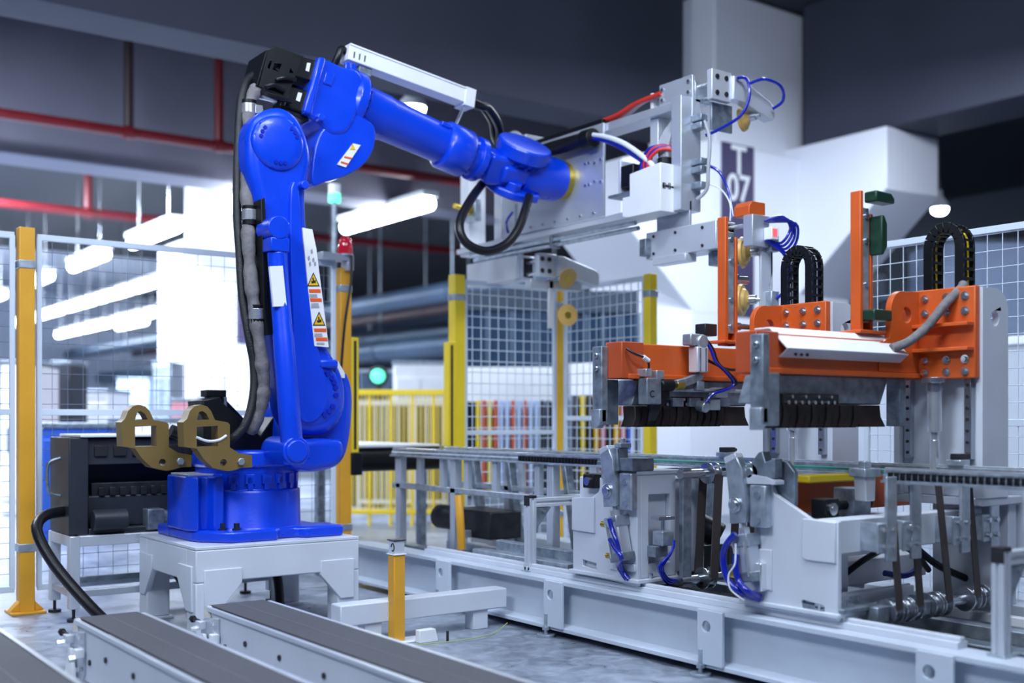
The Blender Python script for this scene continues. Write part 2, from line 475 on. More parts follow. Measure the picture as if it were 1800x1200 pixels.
def round_lamp(px, py, d, r, label):
    p = atd(px, py, d)
    t = thing('round_lamp', label, 'lamp', p)
    part(t, 'diffuser', MB().lathe(p - Vector((0, 0, 0.07)), (0, 0, 1), [(0, r * 0.6), (0.03, r * 0.95), (0.07, r)], 20), 'lamp_tube')
    part(t, 'shade', MB().lathe(p, (0, 0, 1), [(0, r * 1.06), (0.05, r), (0.14, r * 0.35), (0.2, r * 0.3)], 20), 'white')
    part(t, 'stem', MB().cyl(p + Vector((0, 0, 0.15)), (p.x, p.y, 5.2), 0.015, n=8), 'steel')
round_lamp(725, 189, 11.0, 0.13, 'round high-bay lamp glowing above the blue robot arm')
round_lamp(1652, 366, 12.5, 0.09, 'small round lamp glowing at right beyond the white corbel')

# ================================================================== ROBOT
RB = Vector((2.13, 5.03, 0.40))
rob = thing('industrial_robot', 'large blue six-axis robot arm standing on the grey steel pedestal', 'robot', RB)
X0, Y0 = RB.x, RB.y
# ---- base
fl = [(X0 - .30, Y0 - .20), (X0 - .20, Y0 - .315), (X0 + .02, Y0 - .315), (X0 + .05, Y0 - .255), (X0 + .14, Y0 - .255), (X0 + .17, Y0 - .30), (X0 + .36, Y0 - .30), (X0 + .36, Y0 - .14),
      (X0 + .30, Y0 - .10), (X0 + .30, Y0 + .10), (X0 + .34, Y0 + .14), (X0 + .34, Y0 + .30), (X0 + .17, Y0 + .30), (X0 - .17, Y0 + .30), (X0 - .32, Y0 + .30), (X0 - .32, Y0 - .10)]
base = part(rob, 'base', MB().prism(fl, 'z', .40, .452), 'blue', 0.012)
part(rob, 'base_column', MB().lathe((X0, Y0, .445), (0, 0, 1), [(0, .262), (.01, .255), (.165, .252), (.178, .246), (.180, .232), (.285, .230)], 48), 'blue', 0.003)
bb = MB()
for (px, py) in ((391, 925), (416, 925)):
    p = onz(px, py + 6, .452); bb.cyl(p, p + Vector((0, 0, .03)), .013, n=6); bb.cyl(p, p + Vector((0, 0, .006)), .02, n=16)
p = onz(325, 918, .452); bb.cyl(p, p + Vector((0, 0, .03)), .013, n=6); bb.cyl(p, p + Vector((0, 0, .006)), .02, n=16)
part(base, 'anchor_bolts', bb, 'dark_steel')
# toothed ring around the swing axis
for i in range(20):
    tr = MB()
    a = 2 * math.pi * i / 20
    d = Vector((math.cos(a), math.sin(a), 0)); t = Vector((-math.sin(a), math.cos(a), 0))
    tr.ob(Vector((X0, Y0, .675)) + d * .232, d * .012, t * .022, (0, 0, .022))
    tr.ob(Vector((X0, Y0, .655)) + d * .234, d * .010, t * .012, (0, 0, .030))
    part(rob, 'ring_tooth', tr, 'blue', 0.002)
# connector box on the back of the base
jb = [(X0 - .335, Y0 - .13), (X0 - .335, Y0 + .12), (X0 - .2, Y0 + .12), (X0 - .19, Y0 - .21), (X0 - .235, Y0 - .21), (X0 - .25, Y0 - .165), (X0 - .28, Y0 - .15), (X0 - .30, Y0 - .185)]
part(rob, 'connector_box', MB().prism(jb, 'z', .448, .690), 'blue', 0.008)
part(rob, 'connector_cover', MB().bx(X0 - .32, X0 - .2, Y0 - .12, Y0 + .11, .690, .699), 'alu_bright', 0.002)
# ---- turret
tu = circ(X0, Y0, .245, 28, 60, 300) + [(X0 + .25, Y0 - .20), (X0 + .36, Y0 - .16), (X0 + .36, Y0 + .2), (X0 + .2, Y0 + .22)]
part(rob, 'turret', MB().prism(tu, 'z', .725, .805), 'blue', 0.014)
# swing motor, black covers and cable tray behind the turret
part(rob, 'cable_guard', MB().prism(yp([(346, 703), (377, 697), (381, 707), (447, 766), (500, 690), (508, 800), (350, 802)], 5.0), 'y', 4.93, 5.12), 'black', 0.006)
part(rob, 'guard_plate', MB().prism(yp([(352, 699), (388, 694), (437, 745), (437, 790), (352, 790)], 5.2), 'y', 5.19, 5.205), 'black', 0.002)
p = ony(376, 690, 5.06)
part(rob, 'valve_block', MB().bx(p.x - .05, p.x + .045, 5.02, 5.10, p.z - .02, p.z + .012).bx(p.x - .035, p.x + .03, 5.03, 5.09, p.z - .05, p.z - .02), 'black', 0.003)
part(rob, 'post_rod', MB().cyl((p.x + .04, 5.02, p.z - .02), (p.x + .04, 5.02, .81), .007, n=10), 'galv')
p = ony(340, 775, 4.95)
part(rob, 'cable_inlet', MB().tube([ony(300, 757, 4.95), ony(330, 768, 4.95), ony(360, 785, 4.95), ony(395, 790, 4.95)], .03, 12), 'rubber')
part(rob, 'loose_cable', MB().tube([ony(345, 768, 4.7), ony(365, 775, 4.7), ony(385, 773, 4.7), ony(398, 765, 4.7)], .006, 8), 'white_cable')
# ---- golden lifting lugs
def lug(y0, dx=0.0):
    th = .075
    outer = yp([(322, 742), (329, 736), (334, 722), (342, 714), (353, 711), (364, 714), (371, 722), (378, 738), (400, 742), (404, 746), (404, 786), (420, 796), (443, 800), (443, 821), (424, 822), (412, 826), (400, 828), (374, 822), (358, 806), (346, 788), (324, 785)], 4.70)
    win = yp([(346, 750), (383, 748), (383, 784), (346, 785)], 4.70)
    eye = yp([(346, 738), (350, 724), (356, 722), (363, 727), (368, 737)], 4.70)
    hole = [(a, b) for a, b in circ(*yp([(393, 813)], 4.70)[0], .016, 14)]
    b2 = yp([(423, 811)], 4.70)[0]
    outer, win, eye, hole = [[(a + dx, b) for a, b in l] for l in (outer, win, eye, hole)]; b2 = (b2[0] + dx, b2[1])
    o = part(rob, 'lifting_lug', MB().prism(outer, 'y', y0, y0 + th, [win, eye, hole]), 'lug_paint', 0, label='golden brown cast lifting lug')
    part(o, 'lug_bolt', MB().cyl((b2[0], y0 + .002, b2[1]), (b2[0], y0 - .014, b2[1]), .017, n=6), 'galv_light', 0.002)
lug(4.70); lug(4.90, -.20)
# ---- shoulder housing and lower arm
LY0, LY1 = 4.735, 4.915
sh = yp([(497, 700), (520, 668), (560, 640), (590, 640), (610, 660), (618, 692), (617, 735), (612, 775), (604, 803), (588, 820), (560, 828), (520, 828), (500, 815), (490, 780)], 4.86)
part(rob, 'shoulder_housing', MB().prism(smooth_poly(sh), 'y', 4.82, 5.18), 'blue', 0.05, seg=5)
arm = yp([(440, 300), (437, 262), (441, 225), (455, 201), (475, 189), (497, 187), (518, 197), (534, 217), (547, 252), (551, 285), (545, 316), (541, 345), (543, 400), (549, 450), (557, 515), (568, 570),
          (580, 610), (597, 640), (608, 668), (611, 700), (606, 730), (592, 752), (570, 762), (545, 764), (522, 756), (506, 738), (496, 710), (487, 650), (478, 560), (470, 470), (463, 400), (452, 350)], LY0)
part(rob, 'lower_arm', MB().prism(smooth_poly(arm), 'y', LY0, LY1), 'blue', 0.045, seg=6)
# raised ridge along the arm front
ridge = yp([(512, 330), (524, 330), (532, 420), (541, 500), (556, 600), (577, 690), (560, 735), (530, 738), (520, 680), (515, 560), (510, 440)], LY0 - .02)
part(rob, 'arm_ridge', MB().prism(smooth_poly(ridge), 'y', LY0 - .022, LY0 + .03), 'blue', 0.02, seg=5)
ec = ony(489, 252, LY0)
part(rob, 'elbow_cap', MB().lathe((ec.x, LY0 + .02, ec.z), (0, -1, 0), [(0, .128), (.02, .126), (.030, .120), (.036, .108), (.040, .07), (.042, .0)], 40), 'blue')
eb = MB()
for a in (38, 155, 272):
    for k in (-14, 0, 14):
        for rr in (.092, .112):
            t = R_(a + k)
            if rr == .112 and k == 0: continue
            q = Vector((ec.x + math.cos(t) * rr, LY0 - .012, ec.z + math.sin(t) * rr))
            eb.cyl(q, q + Vector((0, -.010 if rr < .1 else .002, 0)), .0095, n=8)
part(rob, 'elbow_bolts', eb, 'blue_plastic')
sc_ = ony(548, 690, LY0)
part(rob, 'shoulder_cap', MB().lathe((sc_.x, LY0 + .02, sc_.z), (0, -1, 0), [(0, .155), (.022, .15), (.03, .135), (.033, .0)], 40), 'blue')
sb = MB()
for a in (-60, -46, -32, -5, 12, 24, 36, 50, 62):
    t = R_(a); q = Vector((sc_.x + math.cos(t) * .118, LY0 - .012, sc_.z + math.sin(t) * .118))
    sb.cyl(q, q + Vector((0, -.006, 0)), .012, n=10)
part(rob, 'shoulder_bolts', sb, 'blue_plastic')
p = ony(575, 636, LY0 - .01)
part(rob, 'arm_stop', MB().bx(p.x - .045, p.x + .05, LY0 - .03, LY0 + .02, p.z - .03, p.z + .012), 'blue', 0.012)
p = ony(533, 326, LY0 - .01)
part(rob, 'arm_pin', MB().cyl((p.x, LY0 + .02, p.z), (p.x, LY0 - .035, p.z), .02, n=20), 'blue', 0.004)
# ---- balancer cylinder in front of the lower arm
ba = ony(483, 402, 4.66); bb_ = ony(514, 792, 4.62)
ax = (bb_ - ba).normalized()
part(rob, 'balancer_tube', MB().lathe(ba + ax * .10, ax, [(0, .034), (.01, .043), (.36, .044), (.37, .047), (.92, .050), (.95, .045)], 32), 'blue', 0.002)
part(rob, 'balancer_head', MB().cyl(ba + Vector((0, -.05, 0)), ba + Vector((0, .09, 0)), .052, n=28).ob(ba + ax * .075, (.045, 0, 0), (0, .045, 0), (0, 0, .03)).cyl(ba + ax * .03, ba + ax * .13, .03, n=20), 'blue', 0.005)
part(rob, 'balancer_pivot', MB().cyl(bb_ + Vector((0, -.045, 0)), bb_ + Vector((0, .20, 0)), .064, n=32).cyl(bb_ + Vector((0, -.055, 0)), bb_ + Vector((0, -.04, 0)), .050, n=28), 'blue', 0.006)
pb = ony(560, 795, 4.86)
part(rob, 'pivot_arm', MB().prism(yp([(505, 775), (560, 770), (598, 772), (600, 800), (586, 820), (540, 828), (505, 822)], 4.74), 'y', 4.70, 4.90), 'blue', 0.03, seg=4)
p = ony(488, 505, 4.61)
st = ba + ax * .30
def slab_label(name, pts, y, m, th=.003, label=None, parent=None):
    return part(parent or rob, name, MB().prism(yp(pts, y), 'y', y, y + th), m, 0, label=label)
yl = 4.596
part(rob, 'blank_label', MB().prism(yp([(474, 468), (497, 467), (504, 538), (481, 539)], 4.605), 'y', 4.603, 4.62), 'sticker', 0.001, label='blank white sticker on the balancer tube')
# ---- warning label strip on the lower arm
ys = LY0 - .026
ls = slab_label('warning_label', [(532, 400), (549, 403), (556, 436), (578, 610), (553, 608), (541, 500)], ys, 'sticker', .02, 'white label strip with yellow warning triangles and orange bars')
for (cx, cy, s) in ((551, 492, 11), (561, 561, 11)):
    tri = [(cx - s, cy + s), (cx + s, cy + s), (cx, cy - s * 1.25)]
    slab_label('warning_triangle', tri, ys - .002, 'ink', .002, parent=ls)
    tri = [(cx - s * .78, cy + s * .84), (cx + s * .78, cy + s * .84), (cx, cy - s * .92)]
    slab_label('triangle_field', tri, ys - .003, 'sticker_yellow', .001, parent=ls)
    slab_label('hand_symbol', [(cx - 3, cy + 6), (cx + 4, cy + 5), (cx + 4, cy), (cx + 1, cy + 1), (cx, cy - 5), (cx - 2, cy - 4), (cx - 1, cy + 2), (cx - 4, cy + 1)], ys - .004, 'ink', .001, parent=ls)
for (x0, y0, x1, y1) in ((543, 508, 563, 514), (545, 524, 565, 530), (552, 577, 573, 583), (555, 593, 575, 599)):
    slab_label('orange_bar', [(x0, y0), (x1, y0), (x1 + 1, y1), (x0 + 1, y1)], ys - .002, 'sticker_orange', .002, parent=ls)
ln = MB()
for (x0, y0, n) in ((544, 517, 3), (547, 533, 4), (553, 586, 3), (557, 602, 2)):
    for k in range(n): ln.prism(yp([(x0, y0 + k * 2.3), (x0 + 13 + (k * 5) % 4, y0 + k * 2.3), (x0 + 13, y0 + 1 + k * 2.3), (x0, y0 + 1 + k * 2.3)], ys - .002), 'y', ys - .002, ys)
for (x0, y0) in ((541, 452), (549, 455), (552, 462), (543, 462), (546, 440)):
    ln.prism(yp([(x0, y0), (x0 + 3, y0 - 3), (x0 + 4, y0 + 4), (x0 + 1, y0 + 6)], ys - .002), 'y', ys - .002, ys)
part(ls, 'label_print', ln, 'ink_grey', kind='stuff')
slab_label('shoulder_label', [(588, 634), (594, 634), (606, 655), (606, 664), (597, 664)], 4.80, 'sticker', .02, 'small white sticker on the shoulder')

# ---- upper arm: elbow housing, head, motors, tube, wrist
uh = yp([(541, 262), (560, 226), (600, 205), (640, 222), (647, 246), (640, 275), (622, 298), (592, 315), (560, 324), (535, 328)], 4.98)
part(rob, 'elbow_housing', MB().prism(smooth_poly(uh), 'y', 4.90, 5.16), 'blue', 0.03, seg=4)
TA = Vector((2.60, 5.03, 2.548)); TB = Vector((3.235, 5.03, 2.400))
td = (TB - TA).normalized(); tu_ = Vector((-td.z, 0, td.x)) if td.x > 0 else None
tup = Vector((-td.z, 0, td.x)).normalized()          # across the tube, upwards
lat = Vector((0, 1, 0))
def at_t(a, u=0, l=0): return TA + td * a + tup * u + lat * l
NF = 4.89                                             # near side of the arm head
part(rob, 'arm_head', MB().prism(smooth_poly(yp([(566, 104), (604, 117), (630, 124), (640, 150), (630, 198), (612, 232), (584, 236), (560, 216), (541, 201), (552, 150)], NF)), 'y', NF, 5.17), 'blue', 0.03, seg=4)
part(rob, 'motor_flange', MB().prism(yp([(557, 101), (570, 104), (543, 204), (530, 198)], NF), 'y', NF - .025, 5.195), 'blue', 0.010)
part(rob, 'head_rib', MB().prism(yp([(604, 111), (612, 110), (616, 130), (604, 130)], NF + .05), 'y', NF + .03, NF + .05), 'blue', 0.005)
part(rob, 'head_rib', MB().prism(yp([(612, 113), (622, 113), (626, 132), (614, 132)], NF + .10), 'y', NF + .08, NF + .10), 'blue', 0.005)
part(rob, 'head_pad', MB().prism(yp([(573, 124), (590, 128), (584, 152), (568, 146)], NF - .008), 'y', NF - .008, NF + .02), 'blue', 0.006)
q = ony(564, 206, NF - .02)
part(rob, 'head_plug', MB().cyl((q.x, NF + .02, q.z), (q.x, NF - .03, q.z), .019, n=18), 'blue', 0.004)
part(rob, 'head_neck', MB().lathe(at_t(.045), td, [(0, .140), (.02, .160), (.062, .162), (.068, .156), (.070, .124), (.10, .119)], 44), 'blue', 0.003)
part(rob, 'neck_bolts', bolt_ring(MB(), at_t(.112), td, .141, .010, .014, 22), 'blue_plastic')
part(rob, 'arm_tube', MB().lathe(at_t(.11), td, [(0, .118), (.17, .117), (.185, .112), (.55, .102)], 44), 'blue')
part(rob, 'tube_socket', MB().ob(at_t(.60, .07, -.075), td * .03, tup * .012, lat * .02), 'blue', 0.004)
part(rob, 'wrist_ring', MB().lathe(at_t(.635), td, [(0, .104), (.012, .122), (.02, .128), (.15, .128), (.158, .122), (.16, .108)], 44), 'blue', 0.002)
part(rob, 'wrist_ring_bolts', bolt_ring(MB(), at_t(.79), td, .117, .007, .012, 26), 'blue_plastic')
part(rob, 'wrist_collar', MB().lathe(at_t(.79), td, [(0, .100), (.055, .10), (.056, .120), (.095, .120), (.10, .10), (.12, .085)], 40), 'blue', 0.002)
part(rob, 'collar_bolts', bolt_ring(MB(), at_t(.885), td, .103, .008, .014, 14), 'blue_plastic')
C5 = Vector((3.715, 5.03, 2.322)); n5 = Vector((0, -.56, .83)).normalized(); e5 = Vector((1, 0, 0)); l5 = n5.cross(e5)
part(rob, 'wrist_fork', MB().ob(C5 - e5 * .12 + n5 * .005, e5 * .11, l5 * .075, n5 * .085).ob(C5 - e5 * .02, e5 * .12, l5 * .10, n5 * .05), 'blue', 0.022, seg=3)
part(rob, 'wrist_cap', MB().lathe(C5 + n5 * .055, n5, [(0, .105), (.02, .118), (.035, .150), (.098, .155), (.108, .148), (.112, .13), (.113, 0)], 48), 'blue', 0.002)
part(rob, 'wrist_side_cover', MB().prism(circ(0, 0, .15, 30, 60, 300) + [(.12, -.13), (.16, -.06), (.16, .06), (.12, .13)], 'z', -.05, 0).xf(basis(C5 - n5 * .075, e5, l5)), 'blue', 0.012)
part(rob, 'wrist_boss', MB().cyl(C5 - e5 * .05 - n5 * .03 + l5 * -.09, C5 - e5 * .05 - n5 * .08 + l5 * -.09, .045, n=24), 'blue', 0.004)
part(rob, 'cap_bolts', bolt_ring(MB(), C5 + n5 * .05, n5, .112, .010, .014, 14), 'blue_plastic')
part(rob, 'wrist_output', MB().lathe((C5.x + .02, 5.03, 2.308), (1, 0, 0), [(0, .10), (.06, .118), (.24, .122), (.275, .115), (.285, .10)], 40), 'blue', 0.003)
part(rob, 'tool_flange', MB().lathe((4.0, 5.03, 2.308), (1, 0, 0), [(0, .085), (.005, .108), (.03, .112), (.052, .108)], 40), 'gold')
part(rob, 'flange_bolts', bolt_ring(MB(), (4.005, 5.03, 2.308), (-1, 0, 0), .095, .008, .012, 12), 'dark_steel')
# motors on the back of the head
NM = 4.895
for k, (pts, y0, lab) in enumerate((([(527, 98), (562, 107), (549, 144), (514, 133)], NM, [(540, 110), (546, 111), (543, 126), (537, 124)]), ([(509, 150), (545, 160), (534, 199), (499, 187)], NM, [(524, 162), (531, 164), (527, 179), (520, 176)]), ([(527, 98), (562, 107), (549, 144), (514, 133)], NM + .15, None))):
    mo = part(rob, 'motor', MB().prism(yp(pts, NM), 'y', y0, y0 + .115), 'black', 0.008, label='black servo motor')
    cx_, cz_ = [sum(v) / 4 for v in zip(*yp(pts, NM))]
    part(mo, 'motor_rear', MB().cyl((cx_ - .07, y0 + .055, cz_ + .016), (cx_ - .125, y0 + .055, cz_ + .03), .042, n=20), 'black', 0.004)
    if lab: part(mo, 'motor_label', MB().prism(yp(lab, NM - .001), 'y', NM - .002, NM), 'sticker')
# black bracket frame around the motors
NB = 4.875
part(rob, 'motor_bracket', MB().prism(yp([(471, 88), (531, 101), (505, 173), (453, 150)], NB), 'y', NB, NB + .006, [yp([(475, 105), (479, 106), (474, 121), (470, 119)], NB), yp([(483, 109), (496, 112), (490, 126), (479, 122)], NB), yp([(511, 117), (518, 129), (508, 128)], NB)]), 'black')
part(rob, 'bracket_top', MB().prism(yp([(471, 88), (486, 82), (534, 99), (531, 102)], NB), 'y', NB, NB + .2), 'black', 0.001)
part(rob, 'bracket_back', MB().prism(yp([(468, 88), (472, 88), (455, 151), (451, 150)], NB), 'y', NB, NB + .2), 'black', 0.001)
bc = MB()
bc.tube([ony(500, 160, NB - .01), ony(482, 150, NB - .02), ony(468, 152, NB), ony(452, 148, NB + .06)], .011, 8)
bc.tube([ony(520, 140, NB - .01), ony(500, 137, NB - .02), ony(486, 140, NB - .01)], .009, 8)
bc.tube([ony(512, 178, NB), ony(492, 172, NB - .02), ony(470, 165, NB - .01), ony(452, 158, NB + .05)], .012, 8)
part(rob, 'motor_cables', bc, 'rubber', kind='stuff')
part(rob, 'bracket_arm', MB().bar(ony(456, 170, 4.93), ony(486, 177, 4.93), .02, .018), 'alu_bright', 0.002)
part(rob, 'lower_bracket', MB().prism(yp([(492, 178), (538, 200), (542, 214), (530, 212), (490, 190)], 4.92), 'y', 4.91, 5.0), 'black', 0.004)
# safety label on the elbow housing
lb = slab_label('elbow_label', [(621, 252), (634, 255), (608, 294), (593, 289)], 4.893, 'sticker', .01, 'white safety sticker with yellow triangle')
slab_label('warning_triangle', [(615, 263), (625, 263), (620, 252)], 4.891, 'sticker_yellow', .002, parent=lb)
slab_label('orange_bar', [(606, 274), (619, 277), (618, 280), (605, 277)], 4.891, 'sticker_orange', .002, parent=lb)
slab_label('orange_bar', [(600, 283), (613, 287), (612, 290), (599, 286)], 4.891, 'sticker_orange', .002, parent=lb)
# ---- white cable duct above the tube
da = ony(606, 95, 5.02); db = ony(812, 172, 5.02)
dd = (db - da).normalized(); du = Vector((-dd.z, 0, dd.x))
duct = part(rob, 'cable_duct', MB().bar(da, db, .09, .075, up=du), 'white', 0.004, label='white cable duct along the arm')
part(duct, 'duct_lid', MB().bar(da + du * .04, db + du * .04, .10, .010, up=du), 'white', 0.002)
part(duct, 'duct_end', MB().bar(db - dd * .01, db + dd * .055, .10, .10, up=du), 'white', 0.003)
sl = MB()
for k in (.03, .06, .09):
    sl.ob(da + dd * k + du * -.006 + Vector((0, -.0455, 0)), dd * .003, du * .016, (0, .001, 0))
part(duct, 'duct_slots', sl, 'ink')
part(rob, 'duct_bracket', MB().ob(da + dd * .11 - du * .055, dd * .035, lat * .03, du * .022), 'galv', 0.002)
pa = ony(815, 188, 5.0); pb2 = ony(800, 222, 5.0)
part(rob, 'duct_bracket', MB().bar(pa, pb2, .035, .006, up=(1, 0, .3)).bar(pb2, pb2 + Vector((.06, 0, -.012)), .035, .006), 'galv_light', 0.001)
part(rob, 'duct_cable', MB().tube([da + dd * .02, da - dd * .02 + du * .02, da - dd * .035 - du * .03, at_t(-.04, .12, .03)], .018, 10), 'rubber')
# ---- hoses
dc = db + dd * .05
h1 = [dc - dd * .03, dc + dd * .07 - du * .005, ony(858, 190, 5.05), ony(874, 215, 5.1), ony(878, 240, 5.16), ony(872, 275, 5.2), ony(855, 312, 5.15), ony(828, 350, 5.0), ony(808, 392, 4.93), ony(818, 425, 4.9), ony(852, 441, 4.88), ony(888, 430, 4.87), ony(911, 402, 4.87), ony(924, 366, 4.9), ony(930, 345, 4.95)]
part(rob, 'wrist_hose', MB().tube(h1, .024, 14, 7), 'rubber', label='black hose looping under the wrist')
part(rob, 'wrist_hose', MB().tube([p + Vector((.0, .05, .012)) for p in h1[:5]] + [ony(880, 262, 5.3)], .02, 12, 7), 'rubber')
up_ = [ony(485, 128, 5.0), ony(462, 128, 5.0), ony(438, 138, 4.97), ony(427, 162, 4.93), ony(421, 205, 4.9), ony(417, 300, 4.86), ony(417, 380, 4.84), ony(421, 440, 4.82), ony(426, 520, 4.8), ony(437, 590, 4.78), ony(446, 640, 4.78), ony(446, 690, 4.78), ony(434, 740, 4.78), ony(412, 768, 4.80), ony(385, 784, 4.84)]
part(rob, 'cable_hose', MB().tube(up_, .020, 12, 6), 'ribbed', label='black corrugated hose down the back of the arm')
gs = [ony(452, 155, 4.92), ony(440, 180, 4.90), ony(436, 230, 4.87), ony(433, 300, 4.84), ony(436, 370, 4.80), ony(437, 430, 4.78), ony(442, 500, 4.76), ony(450, 560, 4.75), ony(460, 630, 4.75), ony(464, 680, 4.76), ony(456, 725, 4.78), ony(438, 760, 4.82)]
gp = smooth_path(gs, 9)
gsl = part(rob, 'cable_sleeve', MB().tube(gp, lambda t: .030 + .0035 * math.sin(t * 61) + .002 * math.sin(t * 137), 14, 1), 'sleeve', label='grey fabric cable sleeve')
for (px, py, y) in ((438, 192, 4.89), (439, 378, 4.79), (451, 552, 4.75)):
    q = ony(px, py, y)
    cl = part(rob, 'hose_clamp', MB().cyl(q + Vector((0, 0, -.024)), q + Vector((0, 0, .024)), .036, n=20).bx(q.x, q.x + .055, q.y - .03, q.y + .01, q.z - .02, q.z + .02), 'chrome', 0.003)
    part(cl, 'clamp_band', MB().cyl(q + Vector((0, 0, -.045)), q + Vector((0, 0, -.024)), .034, n=18).cyl(q + Vector((0, 0, .024)), q + Vector((0, 0, .04)), .034, n=18), 'black')
part(rob, 'hose_plate', MB().prism(yp([(453, 352), (460, 349), (465, 450), (474, 588), (464, 590), (458, 540)], 4.735), 'y', 4.70, 4.80), 'black', 0.003, label='black plate guiding the hoses')

# ================================================================== GRIPPER on the robot's flange
gr = thing('panel_gripper', 'long aluminium vacuum gripper frame bolted to the robot flange', 'gripper', (4.06, 5.03, 1.75))
part(gr, 'mounting_plate', MB().bx(4.053, 4.068, 4.68, 5.47, 2.06, 2.57), 'alu', 0.002)
pbm = MB()
for k in range(6):
    pbm.cyl((4.053, 4.76 + k * .115, 2.535), (4.046, 4.76 + k * .115, 2.535), .008, n=8)
    pbm.cyl((4.053, 4.76 + k * .115, 2.085), (4.046, 4.76 + k * .115, 2.085), .008, n=8)
for (yy, zz) in ((4.80, 2.37), (4.83, 2.37), (4.75, 2.36), (4.80, 2.25), (4.83, 2.25), (4.75, 2.26), (4.70, 2.37), (4.70, 2.25)):
    pbm.cyl((4.053, yy, zz), (4.046, yy, zz), .009, n=8)
part(gr, 'plate_bolts', pbm, 'steel')
part(gr, 'top_beam', MB().bx(4.07, 4.20, 4.09, 6.12, 2.525, 2.57), 'alu', 0.003)
part(gr, 'bottom_beam', MB().bx(4.07, 4.20, 4.09, 6.12, 2.015, 2.06), 'alu_bright', 0.003)
part(gr, 'bottom_lip', MB().bx(4.04, 4.07, 4.09, 6.12, 2.015, 2.045), 'alu_bright', 0.002)
part(gr, 'end_post', MB().bx(4.03, 4.17, 4.06, 4.13, 2.0, 2.575), 'alu', 0.003)
part(gr, 'end_post', MB().bx(4.07, 4.20, 6.02, 6.12, 2.0, 2.57), 'white', 0.003)
part(gr, 'inner_post', MB().bx(4.07, 4.20, 5.66, 5.74, 2.06, 2.525), 'alu_bright', 0.003)
part(gr, 'inner_post', MB().bx(4.10, 4.20, 4.30, 4.36, 2.06, 2.525), 'alu_bright', 0.003)
part(gr, 'cable_tray', MB().bx(4.06, 4.19, 4.70, 5.5, 2.57, 2.598), 'black', 0.003)
# braided tubes under the bottom beam
for k, z in ((0, 1.992), (1, 1.965)):
    part(gr, 'braided_tube', MB().cyl((4.08 + k * .02, 4.45, z), (4.08 + k * .02, 6.0, z), .013, n=12), 'galv_light')
part(gr, 'tube_clip', MB().bx(4.06, 4.13, 5.15, 5.17, 1.945, 2.015), 'steel', 0.002)
# clamp screw at the left end
part(gr, 'side_clamp', MB().bx(4.02, 4.07, 5.88, 6.0, 2.20, 2.34), 'galv_light', 0.004)
part(gr, 'clamp_screw', MB().cyl((4.02, 5.93, 2.27), (3.88, 5.90, 2.28), .018, n=12).cyl((4.02, 5.93, 2.27), (3.99, 5.925, 2.272), .035, n=6), 'gold')
part(gr, 'valve_body', MB().bx(4.08, 4.14, 5.46, 5.54, 2.10, 2.26).cyl((4.11, 5.50, 2.26), (4.11, 5.50, 2.30), .025, n=16), 'galv', 0.004)
# upper end plate and sliding actuator beyond the near end
part(gr, 'actuator_plate', MB().prism([(4.055, 2.40), (4.055, 2.69), (4.295, 2.69), (4.295, 2.58), (4.13, 2.57), (4.13, 2.40)], 'x', 4.105, 4.122), 'alu', 0.002)
part(gr, 'plate_bolts', bolts(MB(), [(4.105, yy, zz) for yy in (4.08, 4.27) for zz in (2.605, 2.66)], (-1, 0, 0), .010, .008), 'steel')
def slide(y0, y1, yb, z, tag_):
    s = part(gr, 'slide_body', MB().bx(4.13, 4.24, y0, y1, z - .06, z + .045), 'galv_light', 0.004)
    part(s, 'guide_rod', MB().cyl((4.16, yb - .02, z + .02), (4.16, y1 + .10, z + .02), .011, n=12), 'chrome')
    part(s, 'guide_rod', MB().cyl((4.21, yb - .02, z - .03), (4.21, y1 + .10, z - .03), .011, n=12), 'chrome')
    part(s, 'rear_block', MB().bx(4.12, 4.25, y1 + .09, y1 + .11, z - .055, z + .055), 'white', 0.003)
    eb_ = part(s, 'front_block', MB().bx(4.11, 4.25, yb - .035, yb, z - .075, z + .075), 'alu_bright', 0.003)
    part(eb_, 'block_bolts', bolts(MB(), [(4.11 + dx, yb - .035, z + dz) for dx in (.035, .10) for dz in (-.04, .04)], (0, -1, 0), .013, .006), 'dark_steel')
    return s
slide(4.06, 4.27, 3.96, 2.615, 'a')
slide(5.72, 5.95, 5.5, 2.60, 'b')
def suction_cup(pos, d, r, name='suction_cup'):
    pos = Vector(pos); d = Vector(d).normalized()
    c_ = part(gr, name, MB().lathe(pos - d * .05, d, [(0, .018), (.012, .028), (.02, r * .62), (.034, r * .72), (.036, r * .92), (.05, r)], 28), 'amber', label='amber rubber suction cup')
    part(c_, 'cup_fitting', MB().lathe(pos - d * .10, d, [(0, .012), (.02, .013), (.022, .022), (.052, .024)], 16), 'steel')
    part(c_, 'cup_hub', MB().cyl(pos - d * .006, pos + d * .003, r * .32, n=16), 'gold')
    return c_
def cup_arm(x0, x1, y, za, zb, h0, h1):
    part(gr, 'cup_arm', MB().prism([(x0, za + h0), (x0 + .05, za + h0), (x1 - .02, zb + h1), (x1, zb + h1 - .02), (x1, zb - h1 + .02), (x1 - .02, zb - h1), (x0 + .08, za - h0), (x0, za - h0)], 'y', y - .03, y + .03), 'alu_bright', 0.004)
cup_arm(4.25, 4.56, 3.94, 2.615, 2.535, .06, .045)
part(gr, 'arm_gusset', MB().bx(4.15, 4.30, 3.965, 3.98, 2.40, 2.54), 'galv', 0.003)
suction_cup((4.42, 4.01, 2.50), (-.3, .95, -.1), .064)
